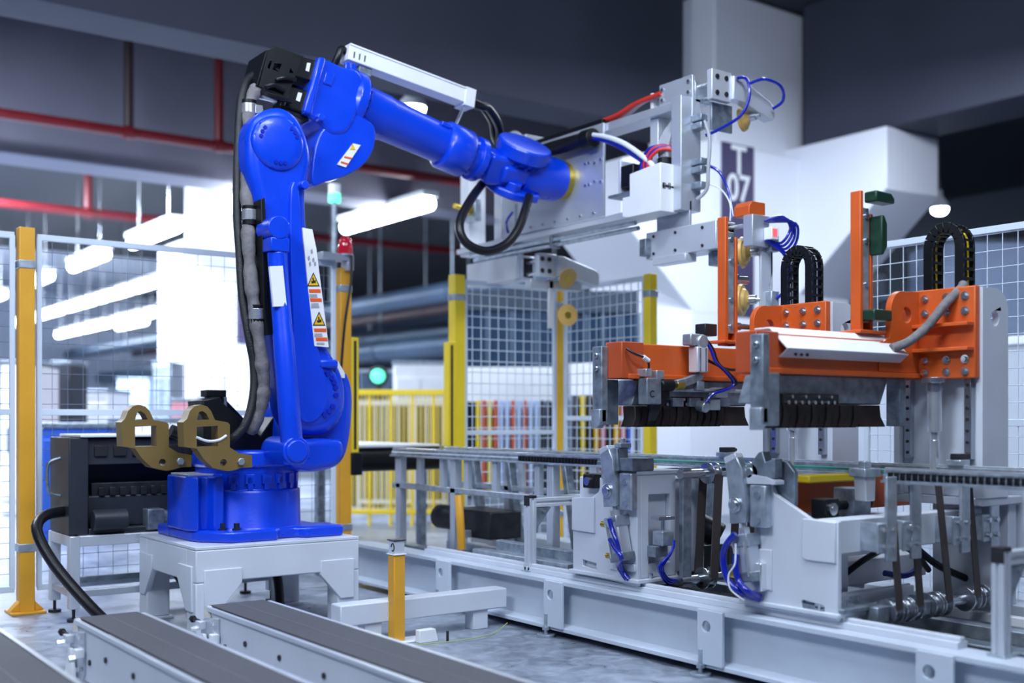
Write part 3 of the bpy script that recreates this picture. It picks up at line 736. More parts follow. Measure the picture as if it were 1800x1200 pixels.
# lower near-end beam with the same actuator
part(gr, 'drop_bracket', MB().bx(4.09, 4.105, 4.06, 4.30, 1.90, 2.05), 'alu', 0.002)
box1 = part(gr, 'lower_box', MB().bx(4.08, 4.22, 3.87, 4.37, 1.785, 1.925), 'alu_bright', 0.004)
part(box1, 'box_mouth', MB().bx(4.115, 4.20, 3.862, 3.87, 1.80, 1.91), 'black')
part(box1, 'box_bolts', bolts(MB(), [(4.08, yy, zz) for yy in (3.96, 4.15, 4.31) for zz in (1.81, 1.90)], (-1, 0, 0), .008, .006), 'ink')
part(gr, 'stop_block', MB().bx(4.04, 4.08, 4.33, 4.38, 1.80, 1.89), 'galv', 0.004)
part(gr, 'under_plate', MB().bx(4.06, 4.14, 4.06, 4.30, 1.745, 1.783), 'alu_bright', 0.003)
part(gr, 'under_plate', MB().bx(4.14, 4.26, 3.86, 3.98, 1.715, 1.783), 'galv', 0.003)
rod = MB()
for z in (1.82, 1.89): rod.cyl((4.16, 3.70, z), (4.16, 3.87, z), .011, n=10)
part(gr, 'guide_rods', rod, 'chrome')
part(gr, 'tool_block', MB().bx(4.12, 4.24, 3.67, 3.73, 1.78, 1.93), 'alu', 0.003)
led = part(gr, 'pressure_switch', MB().bx(4.20, 4.25, 3.62, 3.67, 1.81, 1.87), 'white', 0.003)
part(led, 'switch_display', MB().bx(4.205, 4.235, 3.617, 3.62, 1.825, 1.86), 'led_red')
part(gr, 'orange_block', MB().prism([(4.13, 1.93), (4.13, 1.975), (4.15, 2.0), (4.245, 2.0), (4.245, 1.93)], 'y', 3.70, 3.80), 'orange', 0.003)
part(gr, 'drop_arm', MB().prism([(4.215, 1.86), (4.30, 1.86), (4.30, 1.66), (4.275, 1.60), (4.275, 1.49), (4.215, 1.49)], 'y', 3.70, 3.715), 'alu_bright', 0.003)
part(gr, 'drop_arm_rib', MB().prism([(3.70, 1.86), (3.80, 1.86), (3.80, 1.80), (3.72, 1.62), (3.72, 1.5), (3.70, 1.5)], 'x', 4.285, 4.30), 'alu_bright', 0.002)
part(gr, 'cup_holder', MB().bx(4.245, 4.30, 3.66, 3.72, 1.49, 1.57), 'galv_light', 0.004)
part(gr, 'cup_holder', MB().bx(4.245, 4.30, 3.66, 3.72, 1.76, 1.84), 'galv_light', 0.004)
suction_cup((4.18, 3.80, 1.53), (-.42, .9, 0), .080)
suction_cup((4.19, 3.80, 1.765), (-.42, .9, 0), .078)
# far-end lower beam
box2 = part(gr, 'lower_box', MB().bx(4.08, 4.22, 5.52, 6.06, 1.80, 1.945), 'alu_bright', 0.004)
part(box2, 'box_mouth', MB().bx(4.115, 4.20, 5.512, 5.52, 1.815, 1.93), 'black')
part(gr, 'drop_bracket', MB().bx(4.10, 4.12, 5.5, 5.58, 1.80, 2.02), 'alu', 0.002)
rod = MB()
for z in (1.83, 1.90): rod.cyl((4.16, 5.40, z), (4.16, 5.52, z), .011, n=10)
part(gr, 'guide_rods', rod, 'chrome')
eb2 = part(gr, 'front_block', MB().bx(4.13, 4.27, 5.36, 5.40, 1.805, 1.945), 'alu_bright', 0.003)
part(eb2, 'block_bolts', bolts(MB(), [(4.155 + dx, 5.36, 1.875 + dz) for dx in (.0, .055) for dz in (-.035, .035)], (0, -1, 0), .015, .006), 'dark_steel')
cup_arm(4.27, 4.60, 5.38, 1.875, 1.82, .06, .05)
part(gr, 'under_plate', MB().bx(4.10, 4.50, 5.40, 5.46, 1.74, 1.79), 'alu', 0.003)
suction_cup((4.33, 5.33, 1.80), (0, -.9, -.45), .065)
part(gr, 'drop_arm', MB().bx(4.24, 4.275, 5.40, 5.42, 1.50, 1.80), 'alu_bright', 0.003)
suction_cup((4.305, 5.30, 1.575), (-.25, -1, .0), .066)
# valve box and servo on the near end
vb = part(gr, 'control_box', MB().prism([(4.115, 1.99), (4.36, 1.99), (4.40, 2.0), (4.40, 2.10), (4.345, 2.10), (4.345, 2.215), (4.115, 2.235)], 'x', 3.94, 4.065), 'white', 0.004, label='white steel control box with a dark maker mark')
mk = MB()
for i, (a, b, c_, d_) in enumerate(((0, 0, .012, .03), (.016, 0, .004, .03), (.024, .008, .012, .014), (.04, .0, .005, .032), (.05, .0, .005, .032), (.06, .008, .014, .010), (.078, .006, .012, .012), (-.004, .012, .1, .004))):
    mk.bx(3.955 + a, 3.955 + a + c_, 4.113, 4.115, 2.105 + b, 2.105 + b + d_)
part(vb, 'maker_mark', mk, 'ink', kind='stuff')
sv = part(gr, 'servo_motor', MB().bx(3.98, 4.08, 4.36, 4.46, 2.16, 2.28).bx(3.99, 4.07, 4.26, 4.36, 2.17, 2.26), 'black', 0.006, label='black servo motor')
part(sv, 'servo_connector', MB().cyl((4.02, 4.30, 2.26), (4.02, 4.27, 2.33), .02, n=12).cyl((4.05, 4.24, 2.22), (4.05, 4.16, 2.25), .025, n=12), 'black', 0.002)
part(gr, 'servo_mount', MB().bx(3.98, 4.09, 4.46, 4.475, 2.13, 2.31), 'alu_bright', 0.002)
part(gr, 'servo_foot', MB().bx(3.98, 4.12, 4.33, 4.56, 2.125, 2.14), 'galv', 0.002)
# conduit and cables
part(gr, 'black_conduit', MB().tube([(3.93, 5.16, 2.46), (3.98, 5.08, 2.485), (4.0, 4.92, 2.49), (4.0, 4.74, 2.485)], .042, 16), 'rubber', label='fat black conduit along the plate')
part(gr, 'conduit_nut', MB().cyl((4.0, 4.78, 2.486), (4.0, 4.70, 2.485), .052, n=18), 'black', 0.004)
part(gr, 'blue_cable', MB().tube([(4.0, 4.71, 2.48), (3.99, 4.58, 2.44), (3.98, 4.42, 2.36), (3.99, 4.28, 2.27), (4.02, 4.22, 2.22)], .014, 10), 'blue_hose')
part(gr, 'white_cable', MB().tube([(4.0, 4.71, 2.50), (3.98, 4.55, 2.45), (3.97, 4.40, 2.38), (3.98, 4.26, 2.28), (4.01, 4.20, 2.21)], .014, 10), 'white_cable')
for (m, dy, h) in (('blue_hose', .0, .05), ('red_cable', .025, .045), ('red_cable', .05, .03), ('blue_hose', .04, .038)):
    part(gr, 'looped_cable', MB().tube([(4.0, 4.30 - dy, 2.20), (3.98, 4.30 - dy, 2.26), (3.99, 4.25 - dy, 2.28 + h), (4.02, 4.18 - dy * .6, 2.29 + h), (4.06, 4.13, 2.27 + h)], .010, 8), m)
gc = MB()
for k in range(5):
    gc.tube([(4.04, 4.16 + k * .012, 2.22), (4.03, 4.16 + k * .014, 2.32), (4.05, 4.15 + k * .016, 2.40), (4.09, 4.14 + k * .012, 2.47)], .009, 8)
part(gr, 'grey_cable_bundle', gc, 'grey_cable', kind='stuff')
part(gr, 'cable_boot', MB().cyl((4.04, 4.185, 2.215), (4.04, 4.185, 2.28), .04, n=18), 'black', 0.003)
for k, m in enumerate(('red_cable', 'red_cable', 'grey_cable', 'grey_cable')):
    part(gr, 'top_cable', MB().tube([(4.10 + k * .02, 4.80, 2.60), (4.09 + k * .02, 4.62, 2.60), (4.09 + k * .018, 4.46, 2.63 + k * .006), (4.10 + k * .012, 4.28, 2.645)], .012, 8), m)
for k, m in enumerate(('red_cable', 'red_cable', 'pale_blue', 'grey_cable')):
    part(gr, 'rear_cable', MB().tube([(4.05, 5.62 - k * .02, 2.60), (4.03, 5.56 - k * .02, 2.66 + k * .004), (4.02, 5.46 - k * .02, 2.64), (4.02, 5.40 - k * .02, 2.55)], .012, 8), m)
# connectors and air lines at the near end
for z in (2.46, 2.42, 2.24, 2.20, 2.12):
    part(gr, 'end_connector', MB().bx(4.10, 4.15, 3.99, 4.06, z - .015, z + .02), 'galv', 0.005)
part(gr, 'sensor_cable', MB().tube([(4.13, 4.0, 2.45), (4.14, 3.97, 2.35), (4.13, 3.97, 2.2), (4.13, 3.98, 2.1), (4.10, 4.02, 2.05)], .010, 8), 'grey_cable')
part(gr, 'air_line', MB().tube([(4.26, 3.90, 2.66), (4.30, 3.87, 2.655), (4.31, 3.86, 2.57), (4.27, 3.88, 2.47), (4.18, 3.94, 2.40), (4.13, 3.99, 2.37)], .008, 8), 'blue_hose')
part(gr, 'air_line', MB().tube([(4.33, 3.88, 2.64), (4.40, 3.84, 2.665), (4.50, 3.82, 2.64), (4.54, 3.84, 2.58), (4.52, 3.89, 2.545)], .008, 8), 'blue_hose')
part(gr, 'air_line', MB().tube([(4.14, 3.98, 2.22), (4.17, 3.93, 2.18), (4.20, 3.90, 2.08), (4.19, 3.86, 1.95)], .008, 8), 'blue_hose')
part(gr, 'air_line', MB().tube([(4.13, 4.0, 2.13), (4.17, 3.93, 2.10), (4.19, 3.88, 2.02), (4.18, 3.87, 1.93)], .004, 6), 'white_cable')
for k in range(4):
    part(gr, 'air_line', MB().tube([(4.19 + k * .01, 3.66, 1.90), (4.25 + k * .02, 3.60 - k * .01, 1.92 - k * .01), (4.31 + k * .015, 3.60, 1.87 - k * .02), (4.28 + k * .01, 3.63, 1.80 - k * .015), (4.20, 3.65, 1.81)], .007, 8), 'blue_hose')
part(gr, 'air_line', MB().tube([(4.20, 3.66, 1.81), (4.28, 3.62, 1.75), (4.33, 3.62, 1.67), (4.32, 3.64, 1.58), (4.28, 3.66, 1.53)], .008, 8), 'blue_hose')
part(gr, 'air_line', MB().tube([(4.11, 5.60, 2.22), (4.05, 5.58, 2.15), (4.05, 5.56, 2.08)], .008, 8), 'blue_hose')

# ================================================================== PEDESTAL
pd = thing('robot_pedestal', 'light grey welded steel pedestal under the blue robot', 'pedestal', (2.143, 5.036, 0))
px0, px1, py0, py1 = 1.751, 2.535, 4.666, 5.407
part(pd, 'top_plate', MB().bx(px0, px1, py0, py1, .385, .40), 'light_paint', 0.003)
part(pd, 'beam', MB().bx(px0, px1, py0, py0 + .11, .245, .385), 'light_paint', 0.006)
part(pd, 'beam', MB().bx(px0, px1, py1 - .11, py1, .245, .385), 'light_paint', 0.006)
part(pd, 'beam', MB().bx(px0, px0 + .11, py0 + .11, py1 - .11, .245, .385), 'light_paint', 0.006)
part(pd, 'beam', MB().bx(px1 - .11, px1, py0 + .11, py1 - .11, .245, .385), 'light_paint', 0.006)
for lx in (px0, px1 - .11):
    for ly in (py0, py1 - .11):
        part(pd, 'leg', MB().bx(lx, lx + .11, ly, ly + .11, 0.012, .245), 'light_paint', 0.006)
        part(pd, 'foot_plate', MB().bx(lx - .015, lx + .125, ly - .015, ly + .125, 0, .012), 'light_paint', 0.002)
def gusset_y(xa, s):   # plate on the front face, cut corner pointing inward
    g = [(xa, .30), (xa + s * .17, .30), (xa + s * .17, .235), (xa + s * .07, .12), (xa, .12)]
    part(pd, 'gusset', MB().prism(g, 'y', py0 - .010, py0 + .02), 'light_paint', 0.003)
gusset_y(px0 + .035, 1); gusset_y(px1 - .03, -1)
def gusset_x(ya, s):
    g = [(ya, .315), (ya + s * .17, .315), (ya + s * .17, .25), (ya + s * .07, .12), (ya, .12)]
    part(pd, 'gusset', MB().prism(g, 'x', px0 - .010, px0 + .02), 'light_paint', 0.003)
gusset_x(py0 + .03, 1); gusset_x(py1 - .03, -1)
g = [(px0 + .09, .25), (px0 + .19, .25), (px0 + .09, .13)]
# hose behind the pedestal
part(pd, 'cable', MB().tube([(1.85, 5.30, .30), (1.93, 5.2, .12), (2.02, 5.0, .04), (2.15, 4.85, .03)], .024, 12), 'rubber')
part(pd, 'cable', MB().tube([(2.36, 5.25, .30), (2.37, 5.2, .15), (2.36, 5.15, .03)], .024, 12), 'rubber')

# ================================================================== FOREGROUND BELT CONVEYORS
def conveyor(x0, x1, yend, label):
    t = thing('belt_conveyor', label, 'conveyor', ((x0 + x1) / 2, yend - 1.5, 0), 'low belt conveyors in the foreground')
    yb = .35; zt = .25
    part(t, 'belt', MB().bx(x0 + .012, x1 - .012, yb, yend - .035, zt - .006, zt).lathe((x0 + .012, yend - .035, zt - .035), (1, 0, 0), [(0, .035), (x1 - x0 - .024, .035)], 28), 'belt', 0)
    sx = x0 + (x1 - x0) * .45
    part(t, 'belt_seam', MB().bx(sx, sx + .004, yb, yend - .04, zt - .001, zt + .0012), 'belt_seam')
    for s, xx in ((-1, x0), (1, x1)):
        sd = part(t, 'side_panel', MB().bx(xx - .004, xx + .004, yb, yend - .09, .055, zt - .004), 'light_paint', 0.001)
        part(sd, 'rail_lip', MB().bx(xx - .012 if s < 0 else xx - .004, xx + .004 if s < 0 else xx + .012, yb, yend - .05, zt - .018, zt - .002), 'alu_bright', 0.002)
        eb = part(t, 'end_bracket', MB().prism([(yend - .17, .075), (yend - .17, zt - .03), (yend - .03, zt - .045), (yend + .005, .18), (yend + .005, .12), (yend - .06, .05), (yend - .14, .05)], 'x', xx - .012 if s < 0 else xx + .004, xx - .004 if s < 0 else xx + .012), 'alu', 0.002)
        if s < 0:
            part(eb, 'bracket_bolts', bolts(MB(), [(xx - .012, yend - .15, .20), (xx - .012, yend - .15, .17), (xx - .012, yend - .15, .09), (xx - .012, yend - .12, .085), (xx - .012, yend - .13, .205)], (-1, 0, 0), .008, .012), 'chrome')
            tb = part(t, 'tension_block', MB().bx(xx - .04, xx - .012, yend - .055, yend - .015, .165, .195), 'alu_bright', 0.002)
            part(tb, 'tension_bolt', MB().cyl((xx - .026, yend - .02, .19), (xx - .026, yend + .05, .19), .008, n=6).cyl((xx - .026, yend + .04, .19), (xx - .026, yend + .055, .19), .014, n=6), 'dark_steel')
            part(tb, 'adjuster_bolt', MB().cyl((xx - .04, yend - .035, .17), (xx - .066, yend - .035, .17), .010, n=6), 'chrome')
            tb = part(t, 'tension_block', MB().bx(xx - .04, xx - .012, yend - .18, yend - .15, .135, .165), 'white', 0.002)
            part(tb, 'adjuster_bolt', MB().cyl((xx - .04, yend - .165, .135), (xx - .06, yend - .165, .135), .013, n=6), 'chrome')
            part(t, 'slot_screws', bolts(MB(), [(xx - .004, yy, zz) for yy, zz in ((yend - .22, .125), (yend - .40, .165), (yend - .68, .165), (yend - 1.0, .165), (yend - 1.35, .165), (yend - 1.7, .165))], (-1, 0, 0), .010, .006), 'ink')
            part(t, 'end_roller', MB().cyl((xx - .002, yend - .035, zt - .035), (xx + .013, yend - .035, zt - .035), .033, n=24), 'cream')
    fx = thing  # floor bracket at the far end
    part(t, 'floor_bracket', MB().prism([(yend + .02, 0.012), (yend - .12, 0.012), (yend - .07, .15), (yend - .04, .15)], 'x', x0 - .030, x0 - .018).bx(x0 - .11, x0 + .02, yend - .16, yend + .05, 0, .012), 'white', 0.002)
    part(t, 'anchor_bolts', MB().cyl((x0 - .085, yend + .02, .012), (x0 - .085, yend + .02, .05), .008, n=8).cyl((x0 - .085, yend + .02, .012), (x0 - .085, yend + .02, .025), .014, n=6).cyl((x0 - .085, yend - .1, .012), (x0 - .085, yend - .1, .05), .008, n=8).cyl((x0 - .085, yend - .1, .012), (x0 - .085, yend - .1, .025), .014, n=6), 'gold')
    for yy in (1.2, 2.4, yend - .45):
        part(t, 'support_leg', MB().bx(x0 + .02, x1 - .02, yy, yy + .05, 0, .06), 'galv', 0.003)
    return t
conveyor(.60, .838, 4.16, 'grey belt conveyor cut off by the lower left corner')
conveyor(1.105, 1.33, 4.13, 'grey belt conveyor ending in front of the black cabinet, middle of three')
conveyor(1.575, 1.81, 4.11, 'grey belt conveyor ending at the pedestal corner, right of the others')

# ================================================================== YELLOW SENSOR POST
sp = onz(697, 1128, 0.0)
t = thing('sensor_post', 'short yellow square post with a small sensor box on top', 'post', (sp.x, sp.y, 0))
part(t, 'post_tube', MB().bx(sp.x - .027, sp.x + .027, sp.y - .027, sp.y + .027, 0.006, .372), 'post_orange', 0.004)
part(t, 'foot_plate', MB().bx(sp.x - .03, sp.x + .16, sp.y - .05, sp.y + .05, 0, .006), 'white', 0.002)
part(t, 'cap_plate', MB().bx(sp.x - .032, sp.x + .032, sp.y - .032, sp.y + .032, .372, .377), 'white', 0.001)
bx_ = part(t, 'sensor_box', MB().bx(sp.x - .025, sp.x + .025, sp.y - .025, sp.y + .025, .377, .432), 'alu_bright', 0.003)
part(bx_, 'sensor_ring', MB().tube([(sp.x - .026, sp.y - .012 + .012 * math.cos(a), .405 + .016 * math.sin(a)) for a in [i * math.pi / 6 for i in range(11)]], .0025, 6, 3), 'ink')
part(bx_, 'box_lid', MB().bx(sp.x - .03, sp.x + .03, sp.y - .03, sp.y + .03, .432, .436), 'dark_steel', 0.001)
t2 = thing('floor_bracket', 'small white angle bracket on the floor beside the yellow sensor post', 'bracket', (sp.x + .14, sp.y, 0))
part(t2, 'bracket_body', MB().prism([(sp.x + .06, .0), (sp.x + .06, .055), (sp.x + .14, .055), (sp.x + .155, .0)], 'y', sp.y - .09, sp.y - .055), 'white', 0.003)
part(t2, 'anchor_bolt', MB().cyl((sp.x + .18, sp.y - .12, .0), (sp.x + .18, sp.y - .12, .045), .006, n=8), 'dark_steel')

# ================================================================== BASE FRAME OF THE MACHINE LINE
bf = thing('machine_base_frame', 'long pale grey steel base frame carrying the clamp stations', 'frame', (3.6, 4.0, 0))
YA, YB = .6, 5.75
nb = part(bf, 'main_beam', MB().prism([(3.035, .03), (3.035, .048), (3.085, .056), (3.085, .222), (3.035, .23), (3.035, .25), (3.16, .25), (3.16, .03)], 'y', YA, YB), 'frame_paint', 0.003)
for px in (768, 958, 1228, 1612):
    q = onx(px, 1060, 3.03)
    hl = [(q.y, .245), (q.y - .125, .245), (q.y - .125, .045), (q.y - .02, .045), (q.y, .085)]
    hc = (q.y - .045, .185)
    pl = part(nb, 'joint_plate', MB().prism(hl, 'x', 3.022, 3.036, [circ(hc[0], hc[1], .021, 18)]), 'frame_paint', 0.002)
    part(pl, 'hole_back', MB().cyl((3.0365, hc[0], hc[1]), (3.045, hc[0], hc[1]), .024, n=18), 'frame_paint') if False else None
    ft = part(bf, 'levelling_foot', MB().cyl((3.02, q.y - .02, 0), (3.02, q.y - .02, .012), .04, n=20).cyl((3.02, q.y - .02, .01), (3.02, q.y - .02, .10), .009, n=10).cyl((3.02, q.y - .02, .03), (3.02, q.y - .02, .045), .018, n=6), 'galv_light', 0.001)
part(bf, 'guide_rail', MB().bx(3.10, 3.155, 1.95, 5.0, .25, .272).bx(3.115, 3.14, 1.95, 5.0, .272, .285), 'light_paint', 0.002)
part(bf, 'rear_beam', MB().bx(4.02, 4.16, YA, YB, .03, .25), 'frame_paint', 0.004)
part(bf, 'inner_rail', MB().bx(3.42, 3.47, YA, YB, .16, .20).bx(3.40, 3.49, YA, YB, .20, .21), 'galv', 0.003)
part(bf, 'inner_rail', MB().bx(3.72, 3.78, YA, YB, .16, .21), 'galv_light', 0.003)
part(bf, 'inner_rail', MB().bx(3.90, 3.94, YA, YB, .19, .225), 'white', 0.003)
part(bf, 'drip_tray', MB().bx(3.17, 4.0, YA, YB, .05, .06), 'dark_steel', 0.002)
for k in range(6):
    yy = 1.0 + k * .9
    part(bf, 'cross_member', MB().bx(3.16, 4.02, yy, yy + .07, .06, .16), 'galv', 0.003)
# cable chain lying between the stations
cc = MB()
for k in range(22): cc.bx(3.22, 3.30, 2.85 + k * .025, 2.868 + k * .025, .225, .262)
part(bf, 'flat_cable_chain', cc.bx(3.20, 3.36, 2.80, 3.42, .21, .226), 'black', 0.001, kind='stuff')
# tie beam towards the pedestal
tb = thing('tie_beam', 'white square tube lying between the pedestal and the base frame', 'beam', (2.6, 4.22, 0))
part(tb, 'tube', MB().bx(2.18, 3.03, 4.17, 4.26, .085, .175), 'light_paint', 0.006)
for xx in (2.3, 2.85): part(tb, 'pad', MB().bx(xx, xx + .08, 4.18, 4.25, 0, .085), 'light_paint', 0.003)
q = onz(875, 1082, .0)
solo('earth_wire', MB().tube([(2.45, 4.02, .008), (2.6, 4.0, .006), (2.75, 3.98, .012), (2.88, 4.05, .006), (2.98, 4.1, .03)], .0022, 6), 'wire_green', 'thin yellow-green earth wire trailing on the floor by the tie beam', 'wire')

# ================================================================== CLAMP STATIONS
def claw(root, x, y, z):           # swinging steel claw with its pivot block; y,z of the pivot
    k = part(root, 'clamp_claw', MB().prism([(y + .055, z + .17), (y + .005, z + .185), (y - .03, z + .13), (y - .035, z + .08), (y - .05, z + .02), (y - .045, z - .06), (y + .03, z - .07), (y + .035, z + .03), (y + .045, z + .10)], 'x', x - .02, x + .015), 'galv_light', 0.004, label='galvanised swinging clamp claw')
    part(k, 'claw_tip', MB().prism([(y + .057, z + .168), (y + .005, z + .186), (y - .005, z + .17), (y + .05, z + .145)], 'x', x - .022, x + .017), 'alu_bright', 0.002)
    part(k, 'pivot_pin', MB().cyl((x - .03, y, z), (x + .05, y, z), .028, n=20).cyl((x - .036, y, z), (x - .03, y, z), .018, n=12), 'steel', 0.002)
    bk_ = part(root, 'pivot_block', MB().bx(x - .005, x + .03, y - .125, y - .05, z - .075, z + .075), 'galv_light', 0.006)
    part(bk_, 'block_bolts', bolts(MB(), [(x - .005, y - .09, z + .04), (x - .005, y - .09, z - .05)], (-1, 0, 0), .014, .008), 'steel')
def air_cylinder(root, a, ln_, tilt, x):
    a = Vector((x, a[0], a[1])); d = Vector((0, -math.sin(R_(tilt)), -math.cos(R_(tilt))))
    side = Vector((0, d.z, -d.y))
    c_ = part(root, 'air_cylinder', MB().ob(a + d * (.05 + ln_ / 2), d * ln_ / 2, side * .033, (.03, 0, 0)), 'alu', 0.006)
    part(c_, 'cylinder_head', MB().ob(a + d * .045, d * .022, side * .04, (.036, 0, 0)), 'galv_light', 0.004)
    part(c_, 'cylinder_foot', MB().ob(a + d * (.06 + ln_), d * .018, side * .04, (.036, 0, 0)), 'galv', 0.004)
    tr_ = MB()
    for s in (-.026, .026):
        tr_.cyl(a + d * .05 + side * s + Vector((-.034, 0, 0)), a + d * (.06 + ln_) + side * s + Vector((-.034, 0, 0)), .006, n=8)
    part(c_, 'tie_rods', tr_, 'chrome')
    part(c_, 'piston_rod', MB().cyl(a - d * .02, a + d * .04, .012, n=12).cyl(a - d * .0, a + d * .025, .022, n=6), 'chrome')
    f1 = a + d * .05 + side * -.04; f2 = a + d * (.05 + ln_) + side * -.04
    for f_ in (f1, f2): part(c_, 'air_fitting', MB().cyl(f_ + Vector((-.02, 0, 0)), f_ + Vector((-.02, .03, 0)), .012, n=10), 'gold')
    return f1 + Vector((-.03, .03, 0)), f2 + Vector((-.03, .03, 0))
def shaft_unit(root, y, x0, x1, z, wheels, rs=.016):
    s = part(root, 'pulley_shaft', MB().cyl((x0, y, z), (x1, y, z), rs, n=16), 'steel')
    for w_ in wheels:
        part(s, 'pulley', MB().lathe((w_ - .03, y, z), (1, 0, 0), [(0, .02), (.004, .045), (.01, .045), (.012, .032), (.045, .032), (.047, .045), (.053, .045), (.056, .02)], 24), 'steel', 0.001)
# --- station 1 (nearer the robot)
s1 = thing('clamp_station', 'grey clamp station left of the belts, black cylinder on its top edge', 'machine', (3.25, 3.6, .25))
f1 = xp([(1007, 1004), (1007, 874), (1040, 873), (1062, 858), (1068, 832), (1085, 830), (1120, 833), (1120, 1031)], 3.086)
slot = xp([(1024, 994), (1024, 983), (1048, 990), (1048, 1002)], 3.086)
sp1 = part(s1, 'side_plate', MB().prism(f1, 'x', 3.086, 3.106, [slot]), 'grey_paint', 0.003)
yn, yf = min(p[0] for p in f1), max(p[0] for p in f1)
part(s1, 'base_plate', MB().bx(3.07, 3.34, yn - .02, yf + .01, .286, .302), 'grey_paint', 0.003)
part(s1, 'body', MB().bx(3.106, 3.50, yn + .03, yf - .02, .302, .70), 'grey_paint', 0.005)
part(s1, 'front_plate', MB().prism([(3.106, .302), (3.30, .302), (3.30, .735), (3.106, .735)], 'y', yn, yn + .03, [[(3.15, .36), (3.15, .64), (3.27, .64), (3.27, .36)]]), 'grey_paint', 0.004)
part(s1, 'top_plate', MB().bx(3.08, 3.34, yn - .005, yn + .2, .722, .738), 'grey_paint', 0.003)
for pts in ([(1007, 874), (1046, 873), (1046, 937), (1007, 931)], [(1073, 1000), (1073, 985), (1118, 992), (1118, 1005)]):
    part(sp1, 'raised_panel', MB().prism(xp(pts, 3.084), 'x', 3.077, 3.09), 'grey_paint', 0.003)
part(s1, 'top_block', MB().bx(3.05, 3.17, yn - .01, yn + .10, .738, .79), 'galv', 0.004)
part(s1, 'nose_block', MB().prism([(yn + .17, .70), (yn + .17, .80), (yn + .10, .83), (yn + .07, .83), (yn + .06, .74)], 'x', 3.04, 3.10), 'galv', 0.004)
part(s1, 'locator_pin', MB().cyl((3.08, yn + .08, .83), (3.08, yn + .08, .87), .012, n=10).bx(3.05, 3.11, yn + .06, yn + .10, .83, .85), 'galv_light', 0.003)
q = onx(1075, 853, 3.05); claw(s1, 3.05, q.y, .655)
a_, b_ = air_cylinder(s1, (q.y - .02, .575), .13, 14, 3.05)
eh = onx(1105, 1018, 3.07)
part(s1, 'air_hose', MB().tube([onx(1071, 912, 3.0), onx(1076, 930, 3.0), onx(1086, 960, 3.0), eh + Vector((-.01, .03, .04)), eh], .010, 10), 'blue_hose')
part(s1, 'air_hose', MB().tube([onx(1072, 948, 3.01), onx(1080, 962, 3.0), onx(1092, 980, 3.0), eh + Vector((-.01, .05, .05)), eh + Vector((0, .015, 0))], .010, 10), 'blue_hose')
# small cylinder on the station's near face
mc = ony(1162, 945, yn - .03)
part(s1, 'mini_cylinder', MB().bx(mc.x - .03, mc.x + .035, yn - .07, yn - .01, mc.z - .03, mc.z + .03), 'galv_light', 0.004)
part(s1, 'mini_rod', MB().cyl((mc.x, yn - .04, mc.z + .03), (mc.x, yn - .04, mc.z + .08), .008, n=10).bx(mc.x - .05, mc.x + .04, yn - .07, yn - .02, mc.z + .075, mc.z + .09), 'steel', 0.002)
part(s1, 'mini_bracket', MB().bx(mc.x - .05, mc.x + .02, yn - .05, yn, mc.z - .075, mc.z - .03), 'galv', 0.003)
for k in range(3):
    part(s1, 'air_hose', MB().tube([(mc.x + .03, yn - .075, mc.z - .01), (mc.x - .01, yn - .10, mc.z - .05), (mc.x - .05 - k * .01, yn - .09, mc.z - .11), (mc.x + .0, yn - .07, mc.z - .16 - k * .01), (mc.x + .07, yn - .05, mc.z - .175)], .006, 8), 'blue_hose')
bc_ = onx(1047, 857, 3.10)
blk = part(s1, 'black_cylinder', MB().bx(3.07, 3.13, bc_.y - .02, bc_.y + .05, .655, .715), 'black', 0.005)
part(blk, 'rod_gland', MB().cyl((3.07, bc_.y + .015, .685), (3.06, bc_.y + .015, .685), .018, n=16), 'steel')
bo = onx(1120, 1022, 3.086)
part(s1, 'base_bolts', bolts(MB(), [(3.15, yn - .01, .302), (3.22, yn - .01, .302), (3.30, yn - .01, .302)], (0, 0, 1), .010, .02), 'steel')

# --- belt unit between the stations
bu = thing('belt_lift', 'steel belt unit with two brown vertical belts between the clamp stations', 'machine', (3.5, 3.28, .25))
ub = 3.30
part(bu, 'side_bar', MB().bx(3.275, 3.325, ub - .012, ub + .012, .245, .75), 'galv', 0.003)
part(bu, 'side_bar', MB().bx(3.93, 3.98, ub - .012, ub + .012, .245, .75), 'galv', 0.003)
shaft_unit(bu, ub, 3.27, 3.97, .722, (3.45, 3.65, 3.82), .02)
shaft_unit(bu, ub, 3.27, 3.97, .288, (3.42, 3.60, 3.80), .018)
for xx in (3.45, 3.66):
    part(bu, 'drive_belt', MB().bar((xx, ub - .045, .715), (xx - .03, ub - .045, .29), .045, .005, up=(0, 1, 0)).bar((xx, ub + .045, .715), (xx - .03, ub + .045, .29), .045, .005, up=(0, 1, 0)), 'brown_belt', 0, label='dark brown drive belt')
part(bu, 'belt_motor', MB().cyl((3.62, 3.62, .50), (3.72, 3.50, .42), .06, n=20).bx(3.56, 3.68, 3.60, 3.74, .46, .60), 'dark_steel', 0.01)
part(bu, 'back_panel', MB().bx(3.52, 3.98, 3.78, 3.80, .25, .72), 'galv', 0.003)
part(bu, 'back_panel', MB().bx(3.40, 3.95, 3.43, 3.45, .25, .40), 'dark_steel', 0.003)

